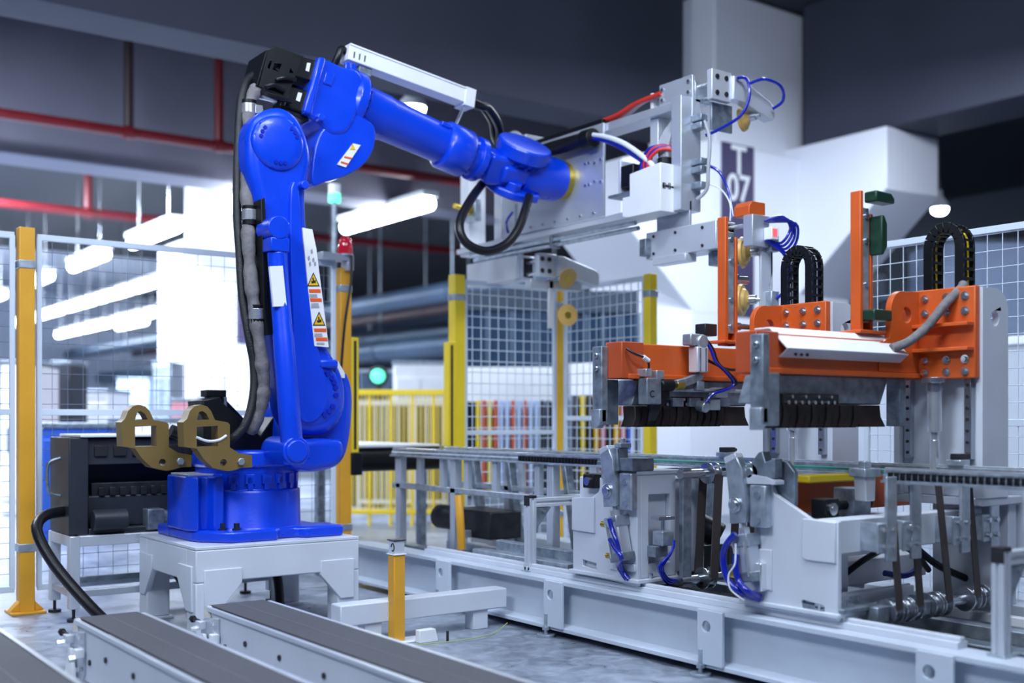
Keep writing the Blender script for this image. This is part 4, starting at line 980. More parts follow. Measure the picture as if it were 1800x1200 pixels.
# --- station 2 (nearest the camera)
s2 = thing('clamp_station', 'big pale clamp station in front of the orange press, with slanted top edge', 'machine', (3.35, 2.6, .25))
f2 = xp([(1308, 1063), (1309, 1020), (1336, 1020), (1336, 848), (1348, 838), (1362, 868), (1425, 912), (1473, 917), (1473, 1093)], 3.086)
slot = xp([(1408, 1056), (1411, 1054), (1446, 1064), (1449, 1067), (1449, 1080), (1445, 1081), (1410, 1072)], 3.086)
sp2 = part(s2, 'side_plate', MB().prism(f2, 'x', 3.086, 3.106, [slot]), 'light_paint', 0.003)
y2n, y2f = min(p[0] for p in f2), max(p[0] for p in f2)
part(s2, 'base_plate', MB().bx(3.07, 3.30, y2n - .01, y2f + .01, .286, .300), 'light_paint', 0.003)
part(s2, 'body', MB().bx(3.106, 3.30, y2n + .12, y2f - .03, .302, .565), 'grey_paint', 0.005)
part(s2, 'profile_bar', MB().bx(3.09, 3.6, y2n + .06, y2n + .10, .305, .345).bx(3.088, 3.6, y2n + .075, y2n + .085, .30, .35), 'alu', 0.003)
part(sp2, 'raised_panel', MB().prism(xp([(1412, 911), (1425, 912), (1470, 918), (1470, 990), (1418, 984), (1411, 978)], 3.084), 'x', 3.077, 3.09), 'light_paint', 0.003)
part(sp2, 'raised_panel', MB().prism(xp([(1312, 962), (1358, 966), (1358, 1038), (1312, 1026)], 3.084), 'x', 3.077, 3.09), 'light_paint', 0.003)
part(sp2, 'raised_panel', MB().prism(xp([(1325, 848), (1358, 850), (1358, 925), (1325, 920)], 3.084), 'x', 3.077, 3.09), 'light_paint', 0.003)
part(s2, 'hinge_plate', MB().prism(xp([(1362, 806), (1386, 810), (1400, 830), (1400, 890), (1362, 868)], 3.12), 'x', 3.11, 3.13), 'galv', 0.003)
part(s2, 'end_plate', MB().prism([(3.10, .56), (3.10, .76), (3.125, .79), (3.15, .76), (3.15, .56)], 'y', 2.66, 2.69), 'galv_light', 0.003)
part(s2, 'bearing', MB().cyl((3.06, 2.735, .755), (3.13, 2.735, .755), .035, n=24).cyl((3.05, 2.735, .755), (3.06, 2.735, .755), .02, n=12), 'steel', 0.003)
part(s2, 'nose_block', MB().prism(xp([(1320, 812), (1333, 795), (1340, 793), (1345, 812), (1362, 806), (1362, 840), (1325, 840)], 3.06), 'x', 3.06, 3.10), 'galv', 0.003)
part(s2, 'top_lip', MB().prism(xp([(1308, 842), (1318, 833), (1345, 838), (1362, 845), (1362, 852), (1308, 850)], 3.05), 'x', 3.05, 3.10), 'light_paint', 0.002)
q = onx(1300, 880, 3.05); claw(s2, 3.05, q.y, .640)
a_, b_ = air_cylinder(s2, (q.y - .02, .56), .115, 10, 3.05)
eh = onx(1335, 1052, 3.075)
part(s2, 'air_hose', MB().tube([onx(1293, 938, 3.0), onx(1278, 955, 2.99), onx(1271, 980, 2.99), onx(1278, 1015, 2.99), onx(1300, 1040, 3.0), eh], .012, 12), 'blue_hose')
part(s2, 'air_hose', MB().tube([onx(1294, 975, 3.01), onx(1293, 990, 3.0), onx(1298, 1020, 3.0), onx(1315, 1040, 3.0), eh + Vector((0, 0, .01))], .012, 12), 'blue_hose')
part(s2, 'sensor_wire', MB().tube([onx(1293, 955, 3.0), onx(1292, 990, 2.99), onx(1281, 1010, 2.98), onx(1284, 1035, 2.98), onx(1308, 1055, 3.0)], .0035, 6), 'white_cable')
part(s2, 'mount_block', MB().bx(3.05, 3.11, q.y - .10, q.y - .02, .34, .44), 'chrome', 0.004)
# cross beam and shaft to the right of station 2
part(s2, 'cross_beam', MB().bx(3.09, 3.96, y2n + .01, y2n + .09, .495, .61), 'light_paint', 0.004)
part(s2, 'lower_beam', MB().bx(3.09, 3.96, y2n + .25, y2n + .35, .33, .42), 'light_paint', 0.004)
part(s2, 'foot_deck', MB().bx(3.09, 3.30, y2n - .02, y2n + .2, .300, .315), 'galv', 0.002)
part(s2, 'deck_bolts', bolts(MB(), [(3.12, y2n + .02, .315), (3.17, y2n + .02, .315), (3.24, y2n + .06, .315), (3.27, y2n + .06, .315)], (0, 0, 1), .009, .022), 'steel')
part(s2, 'foot_block', MB().bx(3.11, 3.19, y2n - .005, y2n + .05, .272, .287), 'white', 0.003)
ly = y2n - .03
part(s2, 'bearing_block', MB().bx(3.225, 3.29, ly - .025, ly + .025, .26, .315), 'galv', 0.005)
part(s2, 'bearing_block', MB().bx(3.485, 3.53, ly - .025, ly + .025, .26, .31), 'galv', 0.005)
shaft_unit(s2, ly, 3.24, 3.97, .288, (3.325, 3.39, 3.445, 3.56, 3.62, 3.80, 3.87), .018)
for (xa, xb, yo, zt_) in ((3.325, 3.275, -.04, .72), (3.445, 3.395, -.04, .72), (3.62, 3.55, -.04, .72), (3.80, 3.74, -.04, .72)):
    part(s2, 'drive_belt', MB().bar((xb, ly + yo, zt_), (xa, ly - .04, .30), .036, .005, up=(0, 1, 0)), 'brown_belt', 0, label='dark brown drive belt')
for k, xx in enumerate((3.225, 3.365, 3.66, 3.85)):
    ub_ = part(s2, 'rail_support', MB().bx(xx, xx + .055, y2n - .092, y2n - .080, .47, .755), 'galv_light', 0.003)
    part(ub_, 'angle_plate', MB().bx(xx - .045, xx + .0, y2n - .088, y2n - .080, .50, .60).bx(xx - .008, xx, y2n - .08, y2n + .01, .50, .60), 'galv_light', 0.003)
    part(ub_, 'support_bolts', bolts(MB(), [(xx - .02, y2n - .088, .525), (xx - .02, y2n - .088, .58), (xx + .025, y2n - .092, .525), (xx + .025, y2n - .092, .58)], (0, -1, 0), .010, .014), 'steel')
# ball screw, orange plate and yellow bar inside
part(s2, 'screw_block', MB().bx(3.17, 3.25, y2n + .12, y2n + .18, .60, .67), 'black', 0.004)
part(s2, 'screw_gland', MB().cyl((3.21, y2n + .12, .635), (3.21, y2n + .112, .635), .022, n=18).cyl((3.21, y2n + .112, .635), (3.21, y2n + .11, .635), .012, n=12), 'steel')
part(s2, 'ball_screw', MB().tube([(3.25, y2n + .16, .638), (3.30, y2n + .18, .638), (3.40, y2n + .19, .638), (3.52, y2n + .19, .638)], .014, 12, 10, rib=.25), 'black')
part(s2, 'screw_nut', MB().bx(3.37, 3.47, y2n + .15, y2n + .24, .59, .70), 'galv', 0.004)
part(s2, 'slide_plate', MB().bx(3.10, 3.62, y2n + .13, y2n + .25, .575, .595), 'galv', 0.003)
part(s2, 'orange_plate', MB().bx(3.14, 4.0, y2n + .34, y2n + .36, .60, .74), 'orange', 0.003)
part(s2, 'yellow_bar', MB().bx(3.26, 3.62, y2n + .26, y2n + .32, .715, .745), 'yellow_bright', 0.006)
ck = part(s2, 'clear_guide', MB().prism([(3.315, .745), (3.375, .745), (3.37, .66), (3.32, .66)], 'y', y2n + .06, y2n + .11), 'alu_bright', 0.004)
part(ck, 'guide_head', MB().bx(3.30, 3.39, y2n + .05, y2n + .12, .745, .775).bx(3.325, 3.365, y2n + .07, y2n + .1, .775, .80), 'galv_light', 0.004)
hb = MB()
part(s2, 'black_hose', MB().tube([(3.35, y2n + .2, .37), (3.45, y2n + .16, .44), (3.60, y2n + .14, .48), (3.75, y2n + .16, .44), (3.90, y2n + .2, .36)], .012, 8), 'rubber')
part(s2, 'black_hose', MB().tube([(3.68, y2n + .12, .48), (3.76, y2n + .1, .42), (3.85, y2n + .1, .38), (4.0, y2n + .1, .33)], .014, 8), 'rubber')
part(s2, 'blue_hose', MB().tube([(3.62, y2n + .2, .37), (3.72, y2n + .18, .355), (3.84, y2n + .2, .375)], .012, 8), 'blue_hose')
part(s2, 'blue_hose', MB().tube([(3.27, y2n + .3, .50), (3.27, y2n + .28, .44), (3.25, y2n + .26, .37)], .009, 8), 'blue_hose')
part(s2, 'rear_panel', MB().bx(3.3, 4.0, y2n + .48, y2n + .50, .30, .56), 'grey_paint', 0.003)
part(s2, 'side_cabinet', MB().bx(4.06, 4.18, y2n - .3, y2n + .12, .35, .72), 'grey_paint', 0.005)
part(s2, 'cabinet_hinge', MB().bx(4.05, 4.062, y2n - .15, y2n - .11, .42, .46), 'ink')
part(s2, 'cabinet_hinge', MB().bx(4.05, 4.062, y2n - .15, y2n - .11, .62, .66), 'ink')

# ================================================================== TRANSFER RAILS
def rail(name, x, ya, yb, label, chain):
    t = thing(name, label, 'rail', (x, (ya + yb) / 2, .70))
    part(t, 'rail_profile', MB().prism([(x - .022, .728), (x - .022, .752), (x - .016, .756), (x - .016, .772), (x + .016, .772), (x + .016, .756), (x + .022, .752), (x + .022, .728)], 'y', ya, yb), 'galv', 0.002)
    part(t, 'rail_cap', MB().bx(x - .012, x + .012, ya, yb, .772, .780), 'chrome', 0.001)
    part(t, 'rail_lip', MB().bx(x - .034, x - .022, ya, yb, .728, .737), 'galv_light', 0.001)
    for (c0, c1) in chain:
        cm = MB(); n = int((c1 - c0) / .024)
        for k in range(n): cm.bx(x - .031, x - .020, c0 + k * .024, c0 + k * .024 + .013, .740, .764)
        part(t, 'roller_chain', cm, 'black', kind='stuff')
    return t
rail('transfer_rail', 3.36, 1.0, 2.385, 'near transfer rail with black roller chain at right edge', [(1.0, 2.37)])
rail('transfer_rail', 3.36, 3.86, 5.75, 'transfer rail with short black chain running left behind the robot', [(3.9, 4.5)])
rail('transfer_rail', 3.72, 1.0, 5.75, 'long inner transfer rail running behind both clamp stations', [])
solo('transfer_belt', MB().bx(3.50, 3.56, 2.5, 5.75, .757, .765), 'teal', 'green-edged transfer belt between the long rails', 'belt', 0.001)
# supports of the left rail
ls_ = thing('rail_trestle', 'grey trestle frame with slanted struts under the left transfer rail', 'frame', (3.5, 5.0, .25))
part(ls_, 'lower_rail', MB().bx(3.34, 3.38, 4.1, 5.75, .545, .575), 'galv_light', 0.003)
part(ls_, 'lower_rail', MB().bx(3.70, 3.74, 4.1, 5.75, .545, .575), 'galv_light', 0.003)
for yy in (4.36, 4.72, 4.98, 5.22, 5.46, 5.7):
    part(ls_, 'strut', MB().bx(3.345, 3.375, yy - .02, yy + .02, .575, .728), 'alu', 0.003)
    part(ls_, 'strut', MB().bx(3.705, 3.735, yy - .02, yy + .02, .575, .728), 'alu', 0.003)
for yy in (4.6, 5.1, 5.45, 5.72):
    part(ls_, 'slanted_strut', MB().bar((3.72, yy, .74), (3.72, yy - .1, .26), .035, .05, up=(1, 0, 0)), 'galv', 0.003)
for yy in (4.25, 5.1, 5.68):
    part(ls_, 'leg', MB().bx(3.34, 3.385, yy - .025, yy + .025, .21, .728), 'alu', 0.003)
    part(ls_, 'leg', MB().bx(3.70, 3.745, yy - .025, yy + .025, .21, .728), 'alu', 0.003)
part(ls_, 'cross_bar', MB().bx(3.385, 3.70, 4.23, 4.27, .54, .58), 'alu', 0.003)
part(ls_, 'cross_bar', MB().bx(3.385, 3.70, 5.08, 5.12, .3, .34), 'alu', 0.003)
part(ls_, 'drive_box', MB().bx(3.45, 3.66, 4.9, 5.3, .30, .45), 'dark_steel', 0.01)
part(ls_, 'drive_motor', MB().cyl((3.55, 5.3, .38), (3.55, 5.55, .38), .07, n=20), 'dark_steel', 0.004)
part(ls_, 'orange_hook', MB().tube([(3.30, 4.98, .54), (3.29, 4.95, .42), (3.30, 4.95, .26)], .022, 8), 'post_orange')
# inbound belt conveyor beyond the fence gap
ic = thing('inbound_conveyor', 'white belt conveyor with black drum behind the robot shoulder', 'conveyor', (3.45, 7.0, 0))
part(ic, 'belt', MB().bx(3.12, 3.80, 5.95, 9.0, .775, .79), 'white', 0.004)
part(ic, 'drum', MB().cyl((3.10, 6.0, .70), (3.82, 6.0, .70), .07, n=24), 'black')
part(ic, 'side_rail', MB().bx(3.08, 3.12, 5.95, 9.0, .68, .78), 'black', 0.004)
part(ic, 'side_rail', MB().bx(3.80, 3.84, 5.95, 9.0, .68, .78), 'galv', 0.004)
for yy in (6.2, 7.4, 8.8):
    for xx in (3.1, 3.82): part(ic, 'leg', MB().bx(xx - .025, xx + .025, yy - .025, yy + .025, 0, .68), 'galv', 0.003)

# ================================================================== ALUMINIUM PROFILE POSTS
def profile_post(x, y, z0, z1, arm_dir, label, ln_=.35):
    t = thing('profile_post', label, 'post', (x, y, z0))
    def prof(cx, cy): return [(cx - .02, cy - .02), (cx - .006, cy - .02), (cx - .006, cy - .013), (cx + .006, cy - .013), (cx + .006, cy - .02), (cx + .02, cy - .02), (cx + .02, cy - .006), (cx + .013, cy - .006), (cx + .013, cy + .006), (cx + .02, cy + .006), (cx + .02, cy + .02), (cx + .006, cy + .02), (cx + .006, cy + .013), (cx - .006, cy + .013), (cx - .006, cy + .02), (cx - .02, cy + .02), (cx - .02, cy + .006), (cx - .013, cy + .006), (cx - .013, cy - .006), (cx - .02, cy - .006)]
    part(t, 'upright', MB().prism(prof(x, y), 'z', z0, z1), 'alu_bright', 0.001)
    part(t, 'end_cap', MB().bx(x - .021, x + .021, y - .021, y + .021, z1, z1 + .012).bx(x - .021, x - .019, y - .021, y + .021, z1 - .035, z1), 'ink', 0.002)
    part(t, 'arm', MB().prism([(b, a) for a, b in [(p[1] - y + z1 - .022, p[0] - x + y) for p in prof(x, y)]], 'x', x + .02, x + ln_), 'alu_bright', 0.001)
    part(t, 'corner_bracket', MB().prism([(x + .02, z1 - .045), (x + .11, z1 - .045), (x + .02, z1 - .15)], 'y', y - .018, y + .018).bx(x + .02, x + .028, y - .02, y + .02, z1 - .16, z1 - .045), 'galv', 0.003)
    part(t, 'bracket_bolts', bolts(MB(), [(x + .028, y, z1 - .13), (x + .028, y, z1 - .09)], (1, 0, 0), .007, .012).cyl((x + .06, y - .018, z1 - .06), (x + .06, y - .03, z1 - .06), .008, n=8), 'steel')
    part(t, 'foot_bolt', MB().bx(x - .03, x + .06, y - .03, y + .03, z0, z0 + .008).cyl((x + .045, y, z0 + .008), (x + .045, y, z0 + .025), .009, n=8), 'galv_light', 0.002)
    return t
q = onz(932, 1003, .25)
profile_post(3.12, onx(932, 1000, 3.12).y, .25, .585, 1, 'aluminium profile post with side arm beside the left clamp station')
profile_post(3.12, onx(1760, 1150, 3.12).y, .25, .56, 1, 'aluminium profile post with side arm at the right edge', .6)
# galvanised channel lying beside it
ch = thing('guide_channel', 'galvanised channel lying on the frame left of the clamp station', 'channel', (3.25, 4.3, .25))
part(ch, 'channel', MB().bx(3.165, 3.24, 3.90, 4.65, .25, .30), 'galv_light', 0.003)
part(ch, 'channel_wall', MB().bx(3.24, 3.30, 3.90, 4.55, .25, .345), 'galv', 0.003)

# ================================================================== ORANGE PRESS ARMS
DY = 0.66
def press(dy, label, cover):
    o = Vector((0, dy, 0))
    t = thing('bending_press', label, 'machine', (3.8, 2.45 + dy, .25))
    def P(name, mb, m, bev=0.003, parent=None, label=None, kind=None):
        mb.v = [v + o for v in mb.v]
        return part(parent or t, name, mb, m, bev, label=label, kind=kind)
    # column: box body with rounded side plate and lifting hole
    xs, xe = 3.775, 3.915
    prof = [(xs, .66), (xe + .03, .66), (xe + .03, 1.30)] + circ(xe - .05, 1.345, .08, 8, 0, 90) + [(xs, 1.425)]
    hole = circ(3.855, 1.315, .028, 18)
    P('column_plate', MB().prism(prof, 'y', 2.275, 2.30, [hole]), 'grey_paint', 0.003)
    P('column_plate', MB().prism(prof, 'y', 2.62, 2.645, [hole]), 'grey_paint', 0.003)
    P('column_body', MB().bx(3.80, 3.93, 2.30, 2.62, .66, 1.24), 'grey_paint', 0.004)
    P('column_base', MB().bx(3.78, 4.05, 2.28, 2.64, .63, .66).bx(3.99, 4.045, 2.30, 2.62, .25, .63), 'grey_paint', 0.004)
    for yy in (2.335, 2.585):
        g = P('linear_guide', MB().bx(3.775, 3.80, yy - .014, yy + .014, .80, 1.14), 'steel', 0.002)
        gb = MB()
        for k in range(8): gb.cyl((3.775, yy, .82 + k * .042), (3.772, yy, .82 + k * .042), .006, n=8)
        P('guide_screws', gb, 'ink', 0, parent=g)
    # bracket with ribs and bolts
    br = P('bracket_plate', MB().bx(3.745, 3.775, 2.285, 2.64, 1.095, 1.43), 'orange', 0.005)
    P('bracket_rib', MB().bx(3.70, 3.745, 2.29, 2.60, 1.285, 1.298), 'orange', 0.002, parent=br)
    P('bracket_rib', MB().bx(3.70, 3.745, 2.29, 2.60, 1.195, 1.208), 'orange', 0.002, parent=br)
    bm = MB()
    for yy in (2.325, 2.40, 2.49):
        for zz in (1.12, 1.165, 1.34, 1.395):
            bm.cyl((3.745, yy, zz), (3.741, yy, zz), .016, n=14); bm.cyl((3.741, yy, zz), (3.73, yy, zz), .010, n=8)
    P('bracket_bolts', bm, 'steel', 0, parent=br)
    lob = [(3.745, 1.12), (3.745, 1.425), (3.70, 1.425)] + circ(3.645, 1.35, .072, 10, 78, 180) + [(3.573, 1.275), (3.565, 1.245), (3.53, 1.232), (3.50, 1.225), (3.50, 1.12)]
    P('gusset', MB().prism(lob, 'y', 2.515, 2.54, [circ(3.668, 1.335, .030, 18)]), 'orange', 0.004)
    # hydraulic cylinder
    cy = P('cylinder_collar', MB().lathe((3.715, 2.43, 1.10), (0, 0, -1), [(0, .045), (.018, .045), (.02, .030), (.05, .030)], 24), 'steel', 0.001)
    P('cylinder_barrel', MB().cyl((3.715, 2.43, 1.06), (3.715, 2.43, .90), .026, n=24), 'chrome', 0.001, parent=cy)
    P('cylinder_rod', MB().cyl((3.715, 2.43, .90), (3.715, 2.43, .87), .015, n=12).cyl((3.715, 2.43, .87), (3.715, 2.43, .72), .018, n=16), 'chrome', 0.001, parent=cy)
    # arm reaching out over the stations
    xa = 2.85
    P('arm_beam', MB().bx(xa, 3.745, 2.52, 2.60, 1.10, 1.235), 'orange', 0.004)
    P('arm_lip', MB().bx(xa + .02, 3.745, 2.505, 2.52, 1.10, 1.118), 'orange', 0.002)
    P('arm_end', MB().bx(xa - .012, xa + .10, 2.512, 2.605, 1.10, 1.24), 'orange_dark', 0.004)
    if cover:
        P('white_cover', MB().prism([(2.472, 1.184), (2.478, 1.180), (2.555, 1.252), (2.62, 1.252), (2.62, 1.258), (2.550, 1.258)], 'x', xa + .10, 3.62), 'white', 0.002)
        P('cover_skirt', MB().prism([(2.473, 1.184), (2.479, 1.182), (2.515, 1.156), (2.509, 1.154)], 'x', xa + .10, 3.62), 'alu', 0.002)
        sc3 = MB()
        for k in range(3): sc3.cyl((xa + .16 + k * .03, 2.497, 1.168), (xa + .16 + k * .03, 2.488, 1.164), .005, n=8)
        P('cover_screws', sc3, 'ink', 0)
    # galvanised guide plates hanging at the arm's free end
    g0 = 2.455 if cover else 2.59
    P('guide_plate', MB().bx(xa - .045, xa - .012, g0, g0 + .055, .93, 1.225), 'galv', 0.004)
    P('guide_plate', MB().bx(xa - .012, xa + .06, g0 + .02, g0 + .055, .925, 1.10), 'galv', 0.004)
    P('guide_foot', MB().prism([(g0, .985), (g0, .935), (g0 + .02, .912), (g0 + .05, .912), (g0 + .05, .985)], 'x', xa - .055, xa - .02), 'galv_light', 0.003)
    P('plate_bolts', MB().cyl((xa - .045, g0 + .026, 1.19), (xa - .055, g0 + .026, 1.19), .011, n=8).cyl((xa - .045, g0 + .026, 1.14), (xa - .055, g0 + .026, 1.14), .011, n=8), 'steel')
    P('guide_plate', MB().bx(3.66, 3.70, 2.54, 2.60, .92, 1.10), 'galv', 0.004)
    # bending blade under the arm
    P('blade_holder', MB().prism([(xa + .12, 1.10), (3.62, 1.10), (3.57, 1.0), (xa + .08, 1.0)], 'y', 2.56, 2.68), 'galv', 0.004)
    P('blade_clamp', MB().bx(xa + .16, xa + .46, 2.545, 2.56, .995, 1.035), 'dark_steel', 0.003)
    bb2 = MB()
    for k in range(8): bb2.cyl((xa + .18 + k * .035, 2.545, 1.005), (xa + .18 + k * .035, 2.536, 1.005), .007, n=8)
    for k in range(4): bb2.cyl((xa + .2 + k * .07, 2.545, 1.025), (xa + .2 + k * .07, 2.536, 1.025), .006, n=8)
    P('clamp_bolts', bb2, 'steel', 0)
    for k in range(13):
        x0_ = xa + .07 + k * .038
        P('blade_segment', MB().prism([(x0_, .998), (x0_ + .034, .998), (x0_ + .034, .962), (x0_ + .024, .925), (x0_ + .012, .917), (x0_ - .012, .917), (x0_ + .004, .950)], 'y', 2.53 + .004 * (k % 2), 2.60), 'rust_steel', 0.003)
    P('blade_bar', MB().prism([(2.555, .998), (2.62, .998), (2.62, .955), (2.555, .919), (2.53, .919), (2.55, .955)], 'x', xa + .565, 3.56), 'rust_steel', 0.002)
    # upright with buffer pads on top of the arm
    ux = 3.475
    P('upright_foot', MB().bx(ux - .07, ux + .085, 2.525, 2.62, 1.258, 1.27), 'orange', 0.003)
    P('upright', MB().bx(ux - .03, ux - .012, 2.555, 2.60, 1.25, 1.78).bx(ux - .012, ux + .03, 2.585, 2.60, 1.25, 1.73).bx(ux + .03, ux + .045, 2.555, 2.60, 1.25, 1.70), 'orange', 0.003)
    P('upright_strip', MB().bx(ux - .011, ux + .028, 2.56, 2.585, 1.30, 1.72), 'galv_light', 0.003)
    us = MB()
    for zz in (1.33, 1.44, 1.60, 1.69): us.cyl((ux + .009, 2.56, zz), (ux + .009, 2.552, zz), .010, n=10)
    P('strip_bolts', us, 'steel', 0)
    return t, P
A2, P2 = press(0, 'orange bending press with the white cover, nearest the right edge', True)
ux = 3.475
for (nm, mb) in (('buffer_pad', MB().prism([(ux - .01, 1.735), (ux - .01, 1.775), (ux + .08, 1.772), (ux + .10, 1.755), (ux + .10, 1.735)], 'y', 2.50, 2.555)),
                 ('buffer_pad', MB().prism([(ux + .03, 1.545), (ux + .04, 1.545), (ux + .062, 1.575), (ux + .062, 1.66), (ux + .045, 1.69), (ux + .03, 1.69)], 'y', 2.505, 2.565)),
                 ('buffer_pad', MB().bx(ux - .02, ux + .085, 2.50, 2.555, 1.305, 1.345))):
    part(A2, nm, mb, 'green_pad', 0.006, label='dark green buffer pad')
A1, P1 = press(DY, 'orange bending press with the open tool side, beside the white column', False)
# rods and stops on the far upright
for (z, dx, r) in ((1.335, .13, .012), (1.53, .10, .017)):
    part(A1, 'stop_rod', MB().cyl((ux + .03, 2.60 + DY, z), (ux + .03 + dx, 2.58 + DY, z), r, n=14).cyl((ux + .03, 2.60 + DY, z), (ux + .03 + dx * .5, 2.59 + DY, z), r * 1.4, n=14), 'steel', 0.002)
part(A1, 'buffer_pad', MB().bx(ux - .10, ux - .03, 2.60 + DY, 2.66 + DY, 1.29, 1.34), 'dark_steel', 0.004)
# pneumatic tool gear hanging on the open side of arm 1
yv = 2.505 + DY
q = ony(1226, 630, yv - .03)
ac = part(A1, 'air_cylinder', MB().bx(q.x - .03, q.x + .03, yv - .06, yv - .01, q.z - .055, q.z + .045), 'alu_bright', 0.004)
part(ac, 'swivel_block', MB().bx(q.x - .055, q.x + .02, yv - .05, yv + .0, q.z + .05, q.z + .095).cyl((q.x + .005, yv - .06, q.z + .065), (q.x + .005, yv + .0, q.z + .065), .028, n=18), 'galv_light', 0.005)
part(ac, 'piston_rod', MB().cyl((q.x, yv - .035, q.z - .055), (q.x, yv - .035, q.z - .10), .008, n=10).bx(q.x - .018, q.x + .02, yv - .05, yv - .02, q.z - .125, q.z - .09), 'galv', 0.002)
part(ac, 'cylinder_stripe', MB().bx(q.x - .02, q.x - .012, yv - .062, yv - .06, q.z - .05, q.z + .04).bx(q.x + .012, q.x + .02, yv - .062, yv - .06, q.z - .05, q.z + .04), 'galv')
part(A1, 'lever', MB().prism(yp([(1186, 668), (1200, 665), (1226, 655), (1234, 660), (1228, 670), (1206, 678), (1188, 680)], yv - .03), 'y', yv - .045, yv - .02), 'galv', 0.003)
q = ony(1184, 677, yv)
part(A1, 'brass_nut', MB().cyl((q.x - .02, yv - .03, q.z), (q.x + .02, yv - .03, q.z), .018, n=14), 'gold', 0.002)
q = ony(1165, 677, yv)
part(A1, 'spring_housing', MB().cyl((q.x - .045, yv - .03, q.z - .004), (q.x + .02, yv - .03, q.z), .024, n=14).bx(q.x - .05, q.x - .0, yv - .04, yv, q.z - .05, q.z - .01), 'black', 0.004)
ra = ony(1175, 685, yv - .01); rb = ony(1308, 690, yv - .01)
part(A1, 'torsion_rod', MB().cyl((ra.x, yv - .02, ra.z), (rb.x, yv - .02, ra.z), .008, n=10), 'galv_light')
q = ony(1135, 690, yv)
tc_ = part(A1, 'tool_carrier', MB().bx(q.x - .03, q.x + .045, yv - .04, yv + .01, q.z - .045, q.z + .055), 'galv', 0.004)
text_part(tc_, 'stamped_letter', 'C', .036, 'ink', basis(Vector((q.x - .005, yv - .0405, q.z - .005)), (1, 0, 0), (0, 0, 1)), 0.0006)
part(tc_, 'clamp_block', MB().bx(q.x - .035, q.x - .005, yv - .04, yv + .01, q.z + .06, q.z + .09), 'galv_light', 0.003)
part(tc_, 'clamp_block', MB().bx(q.x + .02, q.x + .06, yv - .04, yv + .01, q.z + .05, q.z + .085), 'galv_light', 0.003)
part(A1, 'black_blade', MB().prism(yp([(1138, 703), (1160, 706), (1163, 710), (1150, 738), (1140, 740), (1142, 722)], yv - .01), 'y', yv - .02, yv - .005), 'dark_steel', 0.002)
for px in (1125, 1180, 1210, 1262):
    q2 = ony(px, 708 if px > 1150 else 735, yv + .03)
    if px > 1150: part(A1, 'tool_plate', MB().bx(q2.x, q2.x + .06, yv + .02, yv + .04, q2.z - .015, q2.z + .02), 'galv', 0.003)
q = ony(1258, 690, yv); part(A1, 'sensor_mount', MB().bx(q.x - .02, q.x + .05, yv - .02, yv + .02, q.z - .02, q.z + .02), 'alu', 0.003)
q = ony(1245, 712, yv); part(A1, 'sensor_head', MB().cyl((q.x - .03, yv - .02, q.z - .01), (q.x - .03, yv + .03, q.z), .022, n=12).bx(q.x - .01, q.x + .05, yv - .02, yv + .02, q.z - .02, q.z + .025), 'galv_light', 0.004)
part(A1, 'air_hose', MB().tube([ony(1202, 598, yv + .1), ony(1215, 590, yv + .05), ony(1235, 592, yv - .02), ony(1252, 612, yv - .05), ony(1262, 638, yv - .06), ony(1280, 655, yv - .05), ony(1294, 672, yv - .04), ony(1280, 682, yv - .04), ony(1256, 690, yv - .03), ony(1243, 705, yv - .03)], .007, 8), 'rubber')
part(A1, 'air_hose', MB().tube([ony(1204, 600, yv + .1), ony(1218, 593, yv + .04), ony(1236, 596, yv - .03), ony(1250, 615, yv - .06), ony(1258, 636, yv - .07), ony(1278, 656, yv - .06), ony(1290, 674, yv - .05), ony(1278, 684, yv - .05), ony(1254, 692, yv - .04), ony(1241, 707, yv - .03)], .006, 8), 'blue_hose')
part(A1, 'air_hose', MB().tube([ony(1242, 632, yv - .04), ony(1258, 640, yv - .05), ony(1272, 647, yv - .05), ony(1288, 650, yv - .03), ony(1298, 648, yv)], .006, 8), 'rubber')
q = ony(1136, 632, yv - .01)
part(A1, 'sensor_wire', MB().tube([ony(1101, 612, yv), ony(1115, 621, yv - .02), ony(1132, 628, yv - .03), ony(1140, 638, yv - .03), ony(1140, 650, yv - .03)], .005, 8), 'rubber')
part(A1, 'wire_plug', MB().cyl(ony(1131, 627, yv - .03), ony(1140, 634, yv - .03), .009, n=10), 'white')

# ================================================================== CABLE DRAG CHAINS
def drag_chain(dy, label, extra):
    x = 3.87; yc = 2.47 + dy; hw = .052; zt = 1.60; zb = 1.38
    t = thing('cable_drag_chain', label, 'cable chain', (x, yc, zb), 'black drag chains on the press columns')
    path = []
    n1 = 6
    for k in range(n1): path.append((yc - hw - .014, zb + (zt - zb) * k / n1, 0))
    for k in range(9): a = R_(180 * k / 8); path.append((yc - math.cos(a) * (hw + .014), zt + math.sin(a) * (hw + .02), k / 8))
    for k in range(n1): path.append((yc + hw + .014, zt - (zt - zb) * (k + 1) / n1, 1))
    proto = None
    for i in range(len(path) - 1):
        a = Vector((x, path[i][0], path[i][1])); b = Vector((x, path[i + 1][0], path[i + 1][1]))
        d = b - a; nrm = Vector((1, 0, 0)).cross(d.normalized())
        m = MB()
        for s in (-.032, .032):
            m.ob((a + b) / 2 + Vector((s, 0, 0)), d * .56, nrm * .020, (.005, 0, 0))
        m.ob((a + b) / 2 + nrm * .017, d * .16, (.032, 0, 0), nrm * .003)
        m.ob((a + b) / 2 - nrm * .017, d * .16, (.032, 0, 0), nrm * .003)
        part(t, 'chain_link', m, 'black', 0.002)
    for k, mm in enumerate(extra):
        pts = [(x - .015 + k * .014, p[0] + (.004 if k % 2 else -.004), p[1]) for p in path]
        part(t, 'inner_cable', MB().tube([Vector(p) for p in pts], .006 if k < 2 else .004, 8, 2), mm)
    return t
